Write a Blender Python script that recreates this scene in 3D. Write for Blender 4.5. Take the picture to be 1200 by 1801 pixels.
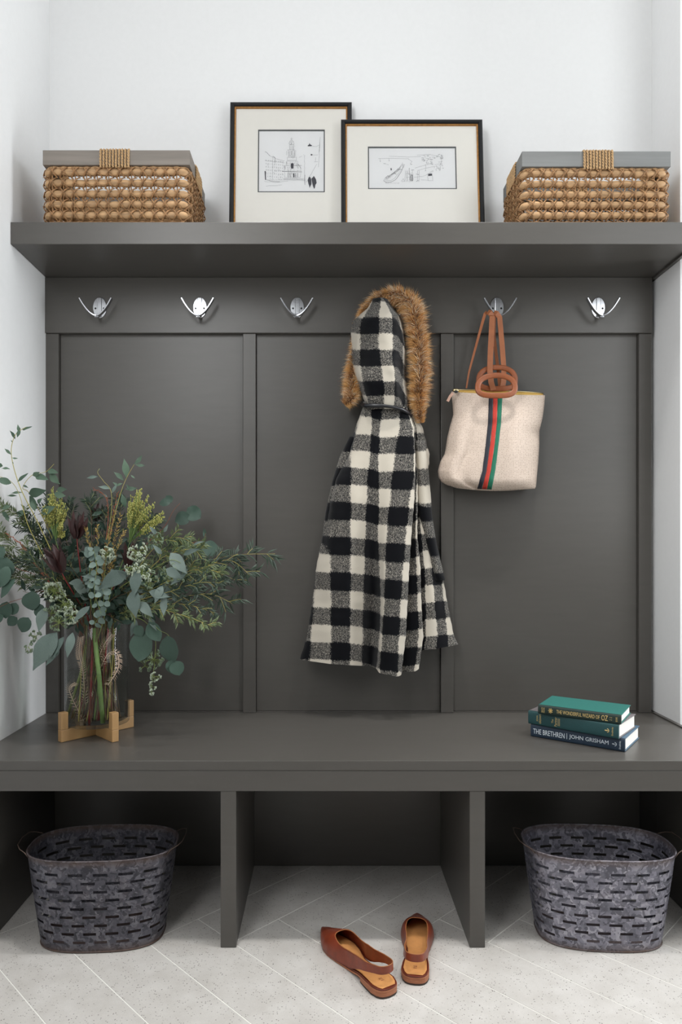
import bpy, math, random
from mathutils import Vector, noise
for o in list(bpy.data.objects): bpy.data.objects.remove(o, do_unlink=True)
SC = bpy.context.scene
COL = SC.collection
random.seed(7)

def lin(c):
    return tuple(((v/255)/12.92 if v/255 <= .04045 else (((v/255)+.055)/1.055)**2.4) for v in c)

# ---------------------------------------------------------------- camera
F = 1200.7                     # focal length in pixels of the 1200x1801 frame
VX, VY = 572.0, 960.0          # where the straight-ahead direction lands
CZ = 0.981                     # camera height above the floor
cam_d = bpy.data.cameras.new('camera'); cam = bpy.data.objects.new('camera', cam_d); COL.objects.link(cam)
cam.location = (0, 0, CZ); cam.rotation_euler = (math.pi/2, 0, 0)
cam_d.lens = 24.0; cam_d.sensor_width = 36.0; cam_d.clip_start = .02
cam_d.shift_x = (600-VX)/1801.0; cam_d.shift_y = (VY-900.5)/1801.0
SC.camera = cam

# ---------------------------------------------------------------- world, lights, exposure
w = bpy.data.worlds.new('room_light'); SC.world = w; w.use_nodes = True
bg = w.node_tree.nodes['Background']; bg.inputs[0].default_value = (.90, .95, 1, 1); bg.inputs[1].default_value = .03
def area(name, loc, target, sx, sy, power, col):
    d = bpy.data.lights.new(name, 'AREA'); d.shape = 'RECTANGLE'; d.size = sx; d.size_y = sy; d.energy = power; d.color = col
    o = bpy.data.objects.new(name, d); COL.objects.link(o); o.location = loc
    o.rotation_euler = (Vector(target)-Vector(loc)).to_track_quat('-Z', 'Y').to_euler()
    return o
area('window_light_side', (2.9, 1.68, 1.6), (0, 1.72, 1.5), .5, 1.8, 56, (.93, .97, 1))
area('window_light_left', (-.86, .35, 2.15), (1.05, 1.8, 1.5), 1.1, 1.2, 35, (.97, .985, 1))
area('window_light_front', (1.72, .55, 1.85), (.7, 2.1, 1.3), .9, 1.7, 15, (.95, .98, 1))
for sx_ in (-.25, .55, 1.35):  # spots added to brighten the bench top and floor; no known fixtures
    sd = bpy.data.lights.new('added_top_spot', 'SPOT'); sd.energy = 60; sd.spot_size = math.radians(62); sd.spot_blend = .55; sd.shadow_soft_size = .07; sd.color = (1, .99, .97)
    so = bpy.data.objects.new('added_top_spot', sd); COL.objects.link(so); so.location = (sx_, 1.42, 2.96)
vs = SC.view_settings
vs.view_transform = 'Standard'; vs.look = 'None'; vs.gamma = 1; vs.use_curve_mapping = False; vs.exposure = 0.03

# ---------------------------------------------------------------- helpers
def at(px, py, Y):             # world point at depth Y for a measured photo position
    return Vector(((px-VX)*Y/F, Y, CZ-(py-VY)*Y/F))
def lerp(a, b, t): return a+(b-a)*t
def interp(tab, x):            # piecewise-linear table
    if x <= tab[0][0]: return tab[0][1]
    for (a, va), (b, vb) in zip(tab, tab[1:]):
        if x <= b: return va+(vb-va)*(x-a)/(b-a)
    return tab[-1][1]
ORG = {}
def tag(o, label=None, cat=None, group=None, kind=None):
    if label: o['label'] = label
    if cat: o['category'] = cat
    if group: o['group'] = group
    if kind: o['kind'] = kind
    return o
def thing(name, loc, label, cat, group=None, kind=None):
    o = bpy.data.objects.new(name, None); COL.objects.link(o); o.location = loc; o.empty_display_size = .05
    ORG[o] = Vector(loc); tag(o, label, cat, group, kind); return o
class MB:
    def __init__(s): s.v = []; s.f = []; s.uv = None; s.col = None; s.mi = None
    def add(s, vs, fs, mi=None):
        b = len(s.v); s.v += [Vector(p) for p in vs]; s.f += [tuple(b+i for i in f) for f in fs]
        if mi is not None:
            if s.mi is None: s.mi = [0]*(len(s.f)-len(fs))
            s.mi += [mi]*len(fs)
        return b
    def box(s, x0, x1, y0, y1, z0, z1, M=None, mi=None):
        p = [Vector((x, y, z)) for z in (z0, z1) for y in (y0, y1) for x in (x0, x1)]
        if M: p = [M @ q for q in p]
        s.add(p, [(0,2,3,1),(4,5,7,6),(0,1,5,4),(2,6,7,3),(0,4,6,2),(1,3,7,5)], mi); return s
    def tube(s, path, r, n=8, caps=True, flat=1.0, up=None, mi=None):
        path = [Vector(p) for p in path]; m = len(path); vs_ = []; prev = None
        for i, p in enumerate(path):
            t = (path[min(i+1, m-1)]-path[max(i-1, 0)])
            t = t.normalized() if t.length > 1e-9 else Vector((0,0,1))
            if prev is None:
                ref = Vector(up) if up else (Vector((0,0,1)) if abs(t.z) < .9 else Vector((1,0,0)))
                a = t.cross(ref).normalized()
            else:
                a = (prev-t*prev.dot(t))
                a = a.normalized() if a.length > 1e-6 else t.orthogonal().normalized()
            if up: 
                a2 = t.cross(Vector(up)); a = a2.normalized() if a2.length > 1e-4 else a
            prev = a; b = t.cross(a); rr = r(i/(m-1)) if callable(r) else r
            for k in range(n):
                w_ = 2*math.pi*k/n
                vs_.append(p+a*math.cos(w_)*rr+b*math.sin(w_)*rr*flat)
        fs = [(i*n+k, i*n+(k+1) % n, (i+1)*n+(k+1) % n, (i+1)*n+k) for i in range(m-1) for k in range(n)]
        if caps: fs += [tuple(range(n-1, -1, -1)), tuple((m-1)*n+k for k in range(n))]
        s.add(vs_, fs, mi); return s
    def ribbon(s, path, half, thick, up):      # flat strap; half = half width along 'up' x tangent
        path = [Vector(p) for p in path]; m = len(path); vs_ = []
        for i, p in enumerate(path):
            t = (path[min(i+1, m-1)]-path[max(i-1, 0)]).normalized()
            a = t.cross(Vector(up)).normalized(); b = a.cross(t).normalized()
            h = half(i/(m-1)) if callable(half) else half
            for (u_, v_) in ((-1,-1),(1,-1),(1,1),(-1,1)): vs_.append(p+a*h*u_+b*thick*.5*v_)
        fs = [(i*4+k, i*4+(k+1) % 4, (i+1)*4+(k+1) % 4, (i+1)*4+k) for i in range(m-1) for k in range(4)]
        fs += [(3,2,1,0), tuple((m-1)*4+k for k in range(4))]
        s.add(vs_, fs); return s
    def lathe(s, prof, c, n=32, M=None):
        vs_ = []; m = len(prof)
        for (r, z) in prof:
            for k in range(n):
                a = 2*math.pi*k/n; vs_.append(Vector((c[0]+r*math.cos(a), c[1]+r*math.sin(a), c[2]+z)))
        fs = [(i*n+k, i*n+(k+1) % n, (i+1)*n+(k+1) % n, (i+1)*n+k) for i in range(m-1) for k in range(n)]
        s.add(vs_, fs); return s
    def grid(s, rows, close_u=False, mi=None):
        h = len(rows); n = len(rows[0]); b = len(s.v); vs_ = [p for r in rows for p in r]; fs = []
        for i in range(h-1):
            for k in range(n if close_u else n-1):
                fs.append((i*n+k, i*n+(k+1) % n, (i+1)*n+(k+1) % n, (i+1)*n+k))
        s.add(vs_, fs, mi); return s
    def prism(s, outl, z0, z1, M=None):
        n = len(outl); p = [Vector((x, y, z)) for z in (z0, z1) for (x, y) in outl]
        if M: p = [M @ q for q in p]
        s.add(p, [tuple(range(n-1, -1, -1)), tuple(range(n, 2*n))]+[(i, (i+1) % n, n+(i+1) % n, n+i) for i in range(n)]); return s
    def sphere(s, c, r, nu=8, nv=5, sc=(1,1,1), M=None):
        c = Vector(c); vs_ = [c+Vector((0,0,-r*sc[2]))]
        for i in range(1, nv):
            ph = -math.pi/2+math.pi*i/nv
            for k in range(nu):
                a = 2*math.pi*k/nu; vs_.append(c+Vector((math.cos(a)*math.cos(ph)*r*sc[0], math.sin(a)*math.cos(ph)*r*sc[1], math.sin(ph)*r*sc[2])))
        vs_.append(c+Vector((0,0,r*sc[2]))); L = len(vs_)-1
        fs = [(0, 1+(k+1) % nu, 1+k) for k in range(nu)]
        for i in range(nv-2):
            for k in range(nu): fs.append((1+i*nu+k, 1+i*nu+(k+1) % nu, 1+(i+1)*nu+(k+1) % nu, 1+(i+1)*nu+k))
        fs += [(L, 1+(nv-2)*nu+k, 1+(nv-2)*nu+(k+1) % nu) for k in range(nu)]
        if M: vs_ = [M @ q for q in vs_]
        s.add(vs_, fs); return s
    def build(s, name, mats, parent=None, smooth=False, bevel=0, seg=2, solid=0, sub=0, angle=None):
        org = ORG[parent] if parent else Vector((0,0,0))
        me = bpy.data.meshes.new(name); me.from_pydata([tuple(p-org) for p in s.v], [], s.f)
        if not isinstance(mats, (list, tuple)): mats = [mats]
        for m_ in mats: me.materials.append(m_)
        if s.mi: me.polygons.foreach_set('material_index', s.mi+[0]*(len(s.f)-len(s.mi)))
        if smooth: me.polygons.foreach_set('use_smooth', [True]*len(me.polygons))
        if s.uv:
            l = me.uv_layers.new(name='UVMap'); idx = [0]*len(me.loops); me.loops.foreach_get('vertex_index', idx)
            l.data.foreach_set('uv', [c for i in idx for c in s.uv[i]])
        if s.col:
            a = me.color_attributes.new('Col', 'FLOAT_COLOR', 'POINT'); a.data.foreach_set('color', [c for q in s.col for c in (*q, 1.0)])
        me.update()
        o = bpy.data.objects.new(name, me); COL.objects.link(o)
        if parent: o.parent = parent
        ORG[o] = org
        if solid: m_ = o.modifiers.new('solid', 'SOLIDIFY'); m_.thickness = solid; m_.offset = 0
        if sub: m_ = o.modifiers.new('sub', 'SUBSURF'); m_.levels = sub; m_.render_levels = sub
        if bevel:
            m_ = o.modifiers.new('bevel', 'BEVEL'); m_.width = bevel; m_.segments = seg; m_.limit_method = 'ANGLE'
        return o

# ---------------------------------------------------------------- materials
class NT:
    def __init__(s, name):
        s.m = bpy.data.materials.new(name); s.m.use_nodes = True; s.t = s.m.node_tree; s.b = s.t.nodes['Principled BSDF']
    def n(s, ty, **kw):
        nd = s.t.nodes.new(ty)
        for k, v in kw.items():
            if k.startswith('i_'):
                key = k[2:]; key = int(key) if key.isdigit() else key.replace('_', ' ')
                nd.inputs[key].default_value = v
            else: setattr(nd, k, v)
        return nd
    def l(s, a, b): s.t.links.new(a, b)
    def noise(s, scale, detail=3, rough=.6, stretch=None, coord='Object'):
        tc = s.n('ShaderNodeTexCoord'); nz = s.n('ShaderNodeTexNoise'); nz.inputs['Scale'].default_value = scale
        nz.inputs['Detail'].default_value = detail; nz.inputs['Roughness'].default_value = rough
        if stretch:
            mp = s.n('ShaderNodeMapping'); mp.inputs['Scale'].default_value = stretch; s.l(tc.outputs[coord], mp.inputs[0]); s.l(mp.outputs[0], nz.inputs[0])
        else: s.l(tc.outputs[coord], nz.inputs[0])
        return nz.outputs[0]
    def ramp(s, fac, stops, interp_='LINEAR'):
        r = s.n('ShaderNodeValToRGB'); e = r.color_ramp.elements; r.color_ramp.interpolation = interp_
        while len(e) < len(stops): e.new(.5)
        for el, (p, c) in zip(e, stops): el.position = p; el.color = (*c, 1)
        s.l(fac, r.inputs[0]); return r.outputs[0]
    def bump(s, h, strength=.3, dist=.002):
        b = s.n('ShaderNodeBump'); b.inputs['Strength'].default_value = strength; b.inputs['Distance'].default_value = dist
        s.l(h, b.inputs['Height']); s.l(b.outputs[0], s.b.inputs['Normal']); return b
    def math(s, op, a, b=None, clamp=False):
        nd = s.n('ShaderNodeMath', operation=op, use_clamp=clamp)
        for i, q in enumerate((a, b)):
            if q is None: continue
            if isinstance(q, (int, float)): nd.inputs[i].default_value = q
            else: s.l(q, nd.inputs[i])
        return nd.outputs[0]
def mat(name, c, rough=.6, metal=0, var=.12, scale=30, stretch=None, bump=0, bdist=.001, spec=.5, **kw):
    t = NT(name); c = lin(c); t.b.inputs['Roughness'].default_value = rough; t.b.inputs['Metallic'].default_value = metal
    t.b.inputs['Specular IOR Level'].default_value = spec
    nz = t.noise(scale, stretch=stretch)
    col = t.ramp(nz, [(.3, tuple(v*(1-var) for v in c)), (.7, tuple(min(1, v*(1+var)) for v in c))]); t.l(col, t.b.inputs['Base Color'])
    if bump: t.bump(nz, bump, bdist)
    for k, v in kw.items(): t.b.inputs[k.replace('_', ' ')].default_value = v
    return t.m
M = {}
M['wall'] = mat('white_wall_paint', (232, 232, 232), .75, var=.01, scale=60, bump=.05, spec=.3)
M['ceiling'] = mat('ceiling_paint', (236, 236, 234), .8, var=.01)
M['paint'] = mat('charcoal_cabinet_paint', (80, 77, 73), .36, var=.035, scale=9, stretch=(1, 6, 6), bump=.04, bdist=.0006, spec=.5)
M['grout'] = mat('pale_grout', (232, 230, 224), .8, var=.04)
M['chrome'] = mat('chrome', (196, 198, 202), .22, metal=1, var=.01)
M['dark_hole'] = mat('screw_dark', (50, 50, 50), .4, metal=1)
def tile_mat():
    t = NT('speckled_porcelain'); t.b.inputs['Roughness'].default_value = .42
    n1 = t.noise(14, 4); base = t.ramp(n1, [(.3, lin((198, 193, 187))), (.7, lin((213, 209, 204)))])
    tc = t.n('ShaderNodeTexCoord'); vo = t.n('ShaderNodeTexVoronoi'); vo.inputs['Scale'].default_value = 230; t.l(tc.outputs['Object'], vo.inputs[0])
    sep = t.n('ShaderNodeSeparateColor'); t.l(vo.outputs['Color'], sep.inputs[0])
    pick = t.math('GREATER_THAN', sep.outputs[0], .78); near = t.math('LESS_THAN', vo.outputs['Distance'], .33)
    sp = t.math('MULTIPLY', pick, near); n2 = t.noise(35, 2); sp = t.math('MULTIPLY', sp, t.ramp(n2, [(.35, (.25,)*3), (.7, (.85,)*3)]))
    mx = t.n('ShaderNodeMixRGB'); t.l(sp, mx.inputs[0]); t.l(base, mx.inputs[1]); mx.inputs[2].default_value = (*lin((78, 72, 66)), 1)
    n3 = t.noise(420, 2); mx2 = t.n('ShaderNodeMixRGB', blend_type='MULTIPLY'); mx2.inputs[0].default_value = .22; t.l(mx.outputs[0], mx2.inputs[1]); t.l(n3, mx2.inputs[2])
    t.l(mx2.outputs[0], t.b.inputs['Base Color']); t.bump(n3, .08, .0005); return t.m
M['tile'] = tile_mat()
# ---------------------------------------------------------------- the room
XL, XR, YB = -.875, 1.0365, 2.165      # left wall, right wall of the alcove, back wall
CEIL, XFAR, YFRONT = 3.0, 3.6, -2.4
def struct(name, mb, m, **kw): return tag(mb.build(name, m, **kw), kind='structure')
floor = struct('floor', MB().box(XL-.1, XFAR, YFRONT, YB+.1, -.06, -.0007), M['grout'])
struct('ceiling', MB().box(XL-.1, XFAR, YFRONT, YB+.1, CEIL, CEIL+.06), M['ceiling'])
struct('wall_left', MB().box(XL-.1, XL, YFRONT, YB+.1, -.05, CEIL), M['wall'])
struct('wall_back', MB().box(XL, XR+.1, YB, YB+.1, -.05, CEIL), M['wall'])
struct('wall_right', MB().box(XR, XR+.1, 1.992, YB, -.05, CEIL).box(XR+.1, XFAR, 1.992, 2.10, -.05, CEIL), M['wall'])
struct('wall_front', MB().box(XL-.1, XFAR, YFRONT-.1, YFRONT, -.05, .9).box(XL-.1, XFAR, YFRONT-.1, YFRONT, 2.8, CEIL), M['wall'])

# herringbone floor of long tiles
W_ = .1492; U0, V0 = 1.0325, -1.3560; s2 = 2**.5
def clip(poly, f):             # keep the side where f(p) >= 0
    out = []
    for i, p in enumerate(poly):
        q = poly[(i+1) % len(poly)]; a, b = f(p), f(q)
        if a >= 0: out.append(p)
        if (a >= 0) != (b >= 0): t = a/(a-b); out.append((p[0]+(q[0]-p[0])*t, p[1]+(q[1]-p[1])*t))
    return out
g = .0014
def tile(u0, u1, v0, v1):
    u0 += g; u1 -= g; v0 += g; v1 -= g
    poly = [((u+v)/s2, (u-v)/s2) for (u, v) in ((u0, v0), (u0, v1), (u1, v1), (u1, v0))]
    for f in (lambda p: p[0]-XL-.002, lambda p: 1.9-p[0], lambda p: p[1]-.1, lambda p: YB-.03-p[1], lambda p: 1.97-p[1] if p[0] > XR else 1):
        poly = clip(poly, f)
        if len(poly) < 3: return
    ar = abs(sum(a[0]*b[1]-a[1]*b[0] for a, b in zip(poly, poly[1:]+poly[:1])))/2
    if ar < .0006: return
    if sum(a[0]*b[1]-a[1]*b[0] for a, b in zip(poly, poly[1:]+poly[:1])) < 0: poly = poly[::-1]
    cx = sum(p[0] for p in poly)/len(poly); cy = sum(p[1] for p in poly)/len(poly)
    me_ = MB().prism([(x, y) for x, y in poly], -.008, random.uniform(-.0002, .0002))
    me_.build('tile', M['tile'], floor)
for m in range(-4, 5):
    for k in range(-26, 26):
        bu, bv = U0+W_*(k+4*m), V0+W_*(k-4*m)
        for (a, b, c, d) in ((bu, bu+W_, bv, bv+4*W_), (bu+W_, bu+5*W_, bv, bv+W_)):
            mu, mv = (a+b)/2, (c+d)/2
            x, y = (mu+mv)/s2, (mu-mv)/s2
            if XL-.4 < x < 2.3 and -.3 < y < YB+.4: tile(a, b, c, d)

# ---------------------------------------------------------------- built-in joinery
BZ, BF = .4575, 1.663          # bench top height, bench front plane
SZ0, SZ1, SF = 1.8204, 1.8805, 1.898
X_END = 1.55
def board(name, par, x0, x1, y0, y1, z0, z1, bv=.0012, label=None):
    o = MB().box(x0, x1, y0, y1, z0, z1).build(name, M['paint'], par, bevel=bv)
    if label: o['label'] = label
    return o
def px2x(px, Y): return (px-VX)*Y/F
pan = thing('wall_panelling', (px2x(600, 2.15), 2.15, BZ), 'charcoal board-and-batten panelling on the wall between bench and shelf', 'panelling')
RY, SY, PY = 2.131, 2.137, 2.150
def zz(py, Y): return CZ-(py-VY)*Y/F
board('top_rail', pan, px2x(79.3, RY), px2x(1148, RY), RY, YB-.001, zz(585.5, RY), SZ0-.0006)
for a, b in ((80, 103), (427.5, 450), (776, 798), (1124.5, 1146.5)):
    board('stile', pan, px2x(a, SY), px2x(b, SY), SY, YB-.001, BZ+.0004, zz(586.6, SY))
for a, b in ((103, 427.5), (450, 776), (798, 1124.5)):
    board('panel', pan, px2x(a, SY)+.0008, px2x(b, SY)-.0008, PY, YB-.001, BZ+.0035, zz(586, SY))
    board('bottom_bead', pan, px2x(a, SY)+.0005, px2x(b, SY)-.0005, PY-.004, YB-.002, BZ+.0004, BZ+.0028, bv=.0004)

sh = thing('wall_shelf', (px2x(600, 2.0), SF, SZ0), 'long thick charcoal shelf above the hooks, carrying baskets and pictures', 'shelf')
board('shelf_board', sh, XL+.0005, XR-.0005, SF, YB-.002, SZ0, SZ1, .0015)
board('shelf_board', sh, XR+.0002, X_END, SF, 1.99, SZ0, SZ1, .0015)
board('front_edge', sh, XL+.0006, X_END, SF-.0008, SF+.019, SZ0-.0009, SZ1+.0004, .0012)
MB().box(XR-.012, XR-.0006, SF+.02, RY+.02, SZ0-.006, SZ0).box(px2x(1149.5, RY), XR-.0006, RY+.006, YB-.003, SZ0-.006, SZ0).build('scribe_strip', M['paint'], sh, bevel=.001)

be = thing('storage_bench', (px2x(600, 1.7), BF, 0), 'long charcoal built-in bench with three open cubbies below the seat', 'bench')
board('seat_top', be, XL+.0006, XR-.0006, BF, YB-.002, BZ-.024, BZ, .0015)
board('seat_top', be, XR+.0002, X_END, BF, 1.99, BZ-.024, BZ, .0015)
board('apron', be, XL+.0006, X_END, BF+.0008, BF+.026, .3827, BZ-.0245, .0012)
MB().box(XR-.0125, XR-.0006, BF+.03, RY+.02, BZ, BZ+.004).box(px2x(1149, RY), XR-.0006, RY+.004, YB-.003, BZ, BZ+.004).build('scribe_strip', M['paint'], be, bevel=.001)
dy = BF+.0025
board('divider', be, px2x(387.8, BF), px2x(415.3, BF), dy, 2.09, .0006, .3826)
board('divider', be, px2x(826.8, BF), px2x(854, BF), dy, 2.09, .0006, .3826)
board('side_panel', be, XL+.0008, -.828, dy, 2.09, .0006, .3826)
board('side_panel', be, .963, XR-.0008, dy, 1.985, .0006, .3826)
board('side_panel', be, 1.5, X_END, dy, 1.985, .0006, .3826)
board('side_panel', be, .963, XR-.0008, 1.985, 2.09, .0006, .3826)
board('back_panel', be, XL+.001, XR-.001, 2.092, 2.11, .0006, BZ-.0245)

# ---------------------------------------------------------------- coat hooks
def hook(cx, label):
    Y0 = RY; c = at(cx, 541.5, Y0); h = thing('coat_hook', (c.x, Y0, c.z), label, 'coat hook', 'chrome double coat hooks on the top rail')
    n = 28; pl = MB(); outl = [(c.x+.0215*math.cos(2*math.pi*k/n), c.z+.0325*math.sin(2*math.pi*k/n)) for k in range(n)]
    rings = []
    for (sc, yy) in ((1, 0), (1, -.0026), (.955, -.0036), (.02, -.0038)):
        rings.append([Vector((c.x+(x-c.x)*sc, Y0-.0003+yy, c.z+(z-c.z)*sc)) for x, z in outl])
    pl.grid(rings, close_u=True).build('back_plate', M['chrome'], h)
    MB().box(c.x-.0065, c.x+.0065, Y0-.0062, Y0-.0035, c.z-.031, c.z+.0300).build('centre_rib', M['chrome'], h, bevel=.0012)
    for s in (-1, 1):
        sc = MB(); sc.lathe([(0.0001, 0), (.0016, .0006), (.0031, 0), (.0036, -.0012), (.0036, -.003)], (0, 0, 0), 14)
        for i, p in enumerate(sc.v): sc.v[i] = Vector((c.x+s*.0130+p.x, Y0-.0040-p.z, c.z-.003+p.y))
        sc.build('screw', M['dark_hole'], h, smooth=True)
    path = [Vector((c.x, Y0-.006, c.z-.022)), Vector((c.x, Y0-.012, c.z-.0315)), Vector((c.x, Y0-.022, c.z-.0372)), Vector((c.x, Y0-.034, c.z-.0385))]
    MB().ribbon(path, .006, .0026, (0, 1, .6)).build('arm', M['chrome'], h, bevel=.0006)
    pr = []
    for k in range(33):
        t = -1+2*k/32; x = t*.049
        z = -.0365+.052*abs(t)**1.75
        pr.append(Vector((c.x+x, Y0-.034-.006*abs(t), c.z+z)))
    mb = MB(); vs_ = []
    for i, p in enumerate(pr):
        t = (pr[min(i+1, 32)]-pr[max(i-1, 0)]).normalized(); nrm = Vector((-t.z, 0, t.x))
        for (a, b) in ((-1,-1),(1,-1),(1,1),(-1,1)): vs_.append(p+Vector((0, .0068*a, 0))+nrm*.0020*b)
    fs = [(i*4+k, i*4+(k+1) % 4, (i+1)*4+(k+1) % 4, (i+1)*4+k) for i in range(32) for k in range(4)]+[(3,2,1,0), tuple(32*4+k for k in range(4))]
    mb.add(vs_, fs); mb.build('prong_band', M['chrome'], h, bevel=.0006)
    return h
for cx, lb in ((176, 'chrome double coat hook nearest the left wall, above the bouquet'), (352, 'chrome double coat hook second from the left wall, bare'),
               (523, 'bare chrome double coat hook just left of the plaid coat'), (697, 'chrome double coat hook hidden behind the hood of the plaid coat'),
               (874, 'chrome double coat hook holding the cream tote bag'), (1052, 'bare chrome double coat hook at the right end of the rail')):
    hook(cx, lb)
# ---------------------------------------------------------------- woven baskets on the shelf
M['rush'] = mat('rush_rod', (178, 142, 102), .65, var=.34, scale=70, stretch=(.25, 1, 1.6), bump=.5, bdist=.0015)
M['lash'] = mat('rush_lashing', (150, 112, 74), .7, var=.5, scale=160, bump=.4)
M['twine'] = mat('twisted_twine', (186, 152, 110), .75, var=.35, scale=300, bump=.5)
M['grey_wood'] = mat('grey_washed_wood', (126, 118, 110), .6, var=.16, scale=22, stretch=(.12, 1.5, 2.2), bump=.25)
M['grey_wood_cool'] = mat('cool_grey_washed_wood', (124, 125, 124), .6, var=.12, scale=22, stretch=(.12, 1.5, 2.2), bump=.25)
def basket(x0, x1, y0, y1, z0, z1, zr, side, label, seed, wood):
    # x0..x1 outer rim, zr = underside of the rim; side = +1 when the handle wrap shows on the right side
    R = random.Random(seed)
    b = thing('woven_basket', ((x0+x1)/2, (y0+y1)/2, z0), label, 'basket', 'woven baskets at the ends of the shelf')
    th = .014
    MB().box(x0, x1, y0, y0+th, zr, z1).build('rim_board', wood, b, bevel=.0012)
    MB().box(x0, x1, y1-th, y1, zr, z1).build('rim_board', wood, b, bevel=.0012)
    MB().box(x0, x0+th, y0+th+.0002, y1-th-.0002, zr, z1).build('rim_board', wood, b, bevel=.0012)
    MB().box(x1-th, x1, y0+th+.0002, y1-th-.0002, zr, z1).build('rim_board', wood, b, bevel=.0012)
    # rounded-rectangle path of the woven wall
    ax0, ax1, ay0, ay1, rc = x0+.005, x1-.007, y0+.009, y1-.009, .02
    pts = []
    def seg(a, c, n): 
        for i in range(n): pts.append((a[0]+(c[0]-a[0])*i/n, a[1]+(c[1]-a[1])*i/n))
    def arc(cx, cy, a0, n=5):
        for i in range(n): t = math.radians(a0+90*i/n); pts.append((cx+rc*math.cos(t), cy+rc*math.sin(t)))
    step = .0052
    nx = int((ax1-ax0-2*rc)/step); ny = int((ay1-ay0-2*rc)/step)
    seg((ax0+rc, ay0), (ax1-rc, ay0), nx); arc(ax1-rc, ay0+rc, -90)
    seg((ax1, ay0+rc), (ax1, ay1-rc), ny); arc(ax1-rc, ay1-rc, 0)
    seg((ax1-rc, ay1), (ax0+rc, ay1), nx); arc(ax0+rc, ay1-rc, 90)
    seg((ax0, ay1-rc), (ax0, ay0+rc), ny); arc(ax0+rc, ay0+rc, 180)
    N = len(pts); cum = [0]
    for i in range(N): cum.append(cum[-1]+math.dist(pts[i], pts[(i+1) % N]))
    per = cum[-1]
    def pos(s, z, off=0):
        s %= per; lo, hi = 0, N
        while hi-lo > 1:
            m_ = (lo+hi)//2
            if cum[m_] <= s: lo = m_
            else: hi = m_
        t = (s-cum[lo])/(cum[lo+1]-cum[lo]); a = pts[lo]; c = pts[(lo+1) % N]
        d = Vector((c[0]-a[0], c[1]-a[1], 0)).normalized(); nrm = Vector((d.y, -d.x, 0))
        return Vector((a[0]+(c[0]-a[0])*t, a[1]+(c[1]-a[1])*t, z))+nrm*off
    rows = 5; H = zr-z0; pitch = (H-.012)/rows; nb = int(per/.031)
    for r in range(rows):
        zc = z0+.010+pitch*(r+.5); ph = (r % 2)*.0; rr = pitch*.36
        jit = [R.uniform(-.16, .16) for _ in range(nb)]
        mb = MB(); vs_ = []; n = 8; m = nb*8
        for i in range(m):
            f = (i/m*nb+ph+jit[int(i/m*nb) % nb]*.25) % 1.0
            k = .70+.33*math.sin(math.pi*f)**.5 if 0 < f < 1 else .70
            k += .05*math.sin(i*.37+r)
            c = pos(i/m*per, zc+.0007*math.sin(i*.21+r*2)); q = pos((i+1)/m*per, zc)
            d = (q-c).normalized(); nrm = Vector((d.y, -d.x, 0))
            for a in range(n):
                w_ = 2*math.pi*a/n; vs_.append(c+nrm*math.cos(w_)*rr*k*.85+Vector((0,0,math.sin(w_)*rr*k)))
        fs = [(i*n+a, i*n+(a+1) % n, ((i+1) % m)*n+(a+1) % n, ((i+1) % m)*n+a) for i in range(m) for a in range(n)]
        mb.add(vs_, fs); mb.build('woven_row', M['rush'], b, smooth=True)
    ls = MB()
    def strand(p, rad=.00135): ls.tube(p, rad, 4, caps=False)
    for r in range(rows):
        zc = z0+.010+pitch*(r+.5); rr = pitch*.40
        for j in range(nb):
            s0 = (j+R.uniform(-.06, .06))/nb*per; hw = per/nb*.36
            for sg in (-1, 1):
                for dd in (0, R.uniform(.0016, .0026)):
                    strand([pos(s0-sg*hw+dd, zc-pitch*.52, .001), pos(s0-sg*hw*.55+dd, zc-rr*.75, rr*.75), pos(s0+dd, zc+R.uniform(-.001, .001), rr*1.12),
                            pos(s0+sg*hw*.55+dd, zc+rr*.75, rr*.75), pos(s0+sg*hw+dd, zc+pitch*.52, .001)])
            # little upright pegs joining row to row
            sm = s0+per/nb*.5*0
            strand([pos(sm, zc+rr*.5, .003), pos(sm+R.uniform(-.001, .001), zc+pitch*.55, .0045), pos(sm, zc+pitch-rr*.5, .003)] if r < rows-1 else
                   [pos(sm, zc+rr*.5, .003), pos(sm, zc+pitch*.62, .003)], .0017)
            if R.random() < .35:   # loose fibre ends
                a = s0+R.uniform(-.5, .5)*hw; strand([pos(a, zc, rr), pos(a+R.uniform(-.008, .008), zc+R.uniform(-.009, .009), rr+R.uniform(.001, .004))], .0006)
    m = int(per/.006)                # braided foot and wrapped top edge
    for z, rad, amp in ((z0+.0045, .0024, .0028), (z0+.006, .0022, -.0028)):
        ls.tube([pos(i/m*per, z+amp*.4*math.sin(i*1.3), amp*math.cos(i*1.3)) for i in range(m+1)], rad, 5, caps=False)
    ls.build('lashing', M['lash'], b, smooth=True)['kind'] = 'stuff'
    tp = MB(); m = int(per/.004)
    tp.tube([pos(i/m*per, zr-.0042+.0006*math.sin(i*.9), .0012) for i in range(m+1)], lambda t: .0036+.0006*math.sin(t*m*1.1), 7, caps=False)
    tp.build('top_edge_cord', M['rush'], b, smooth=True)
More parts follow.
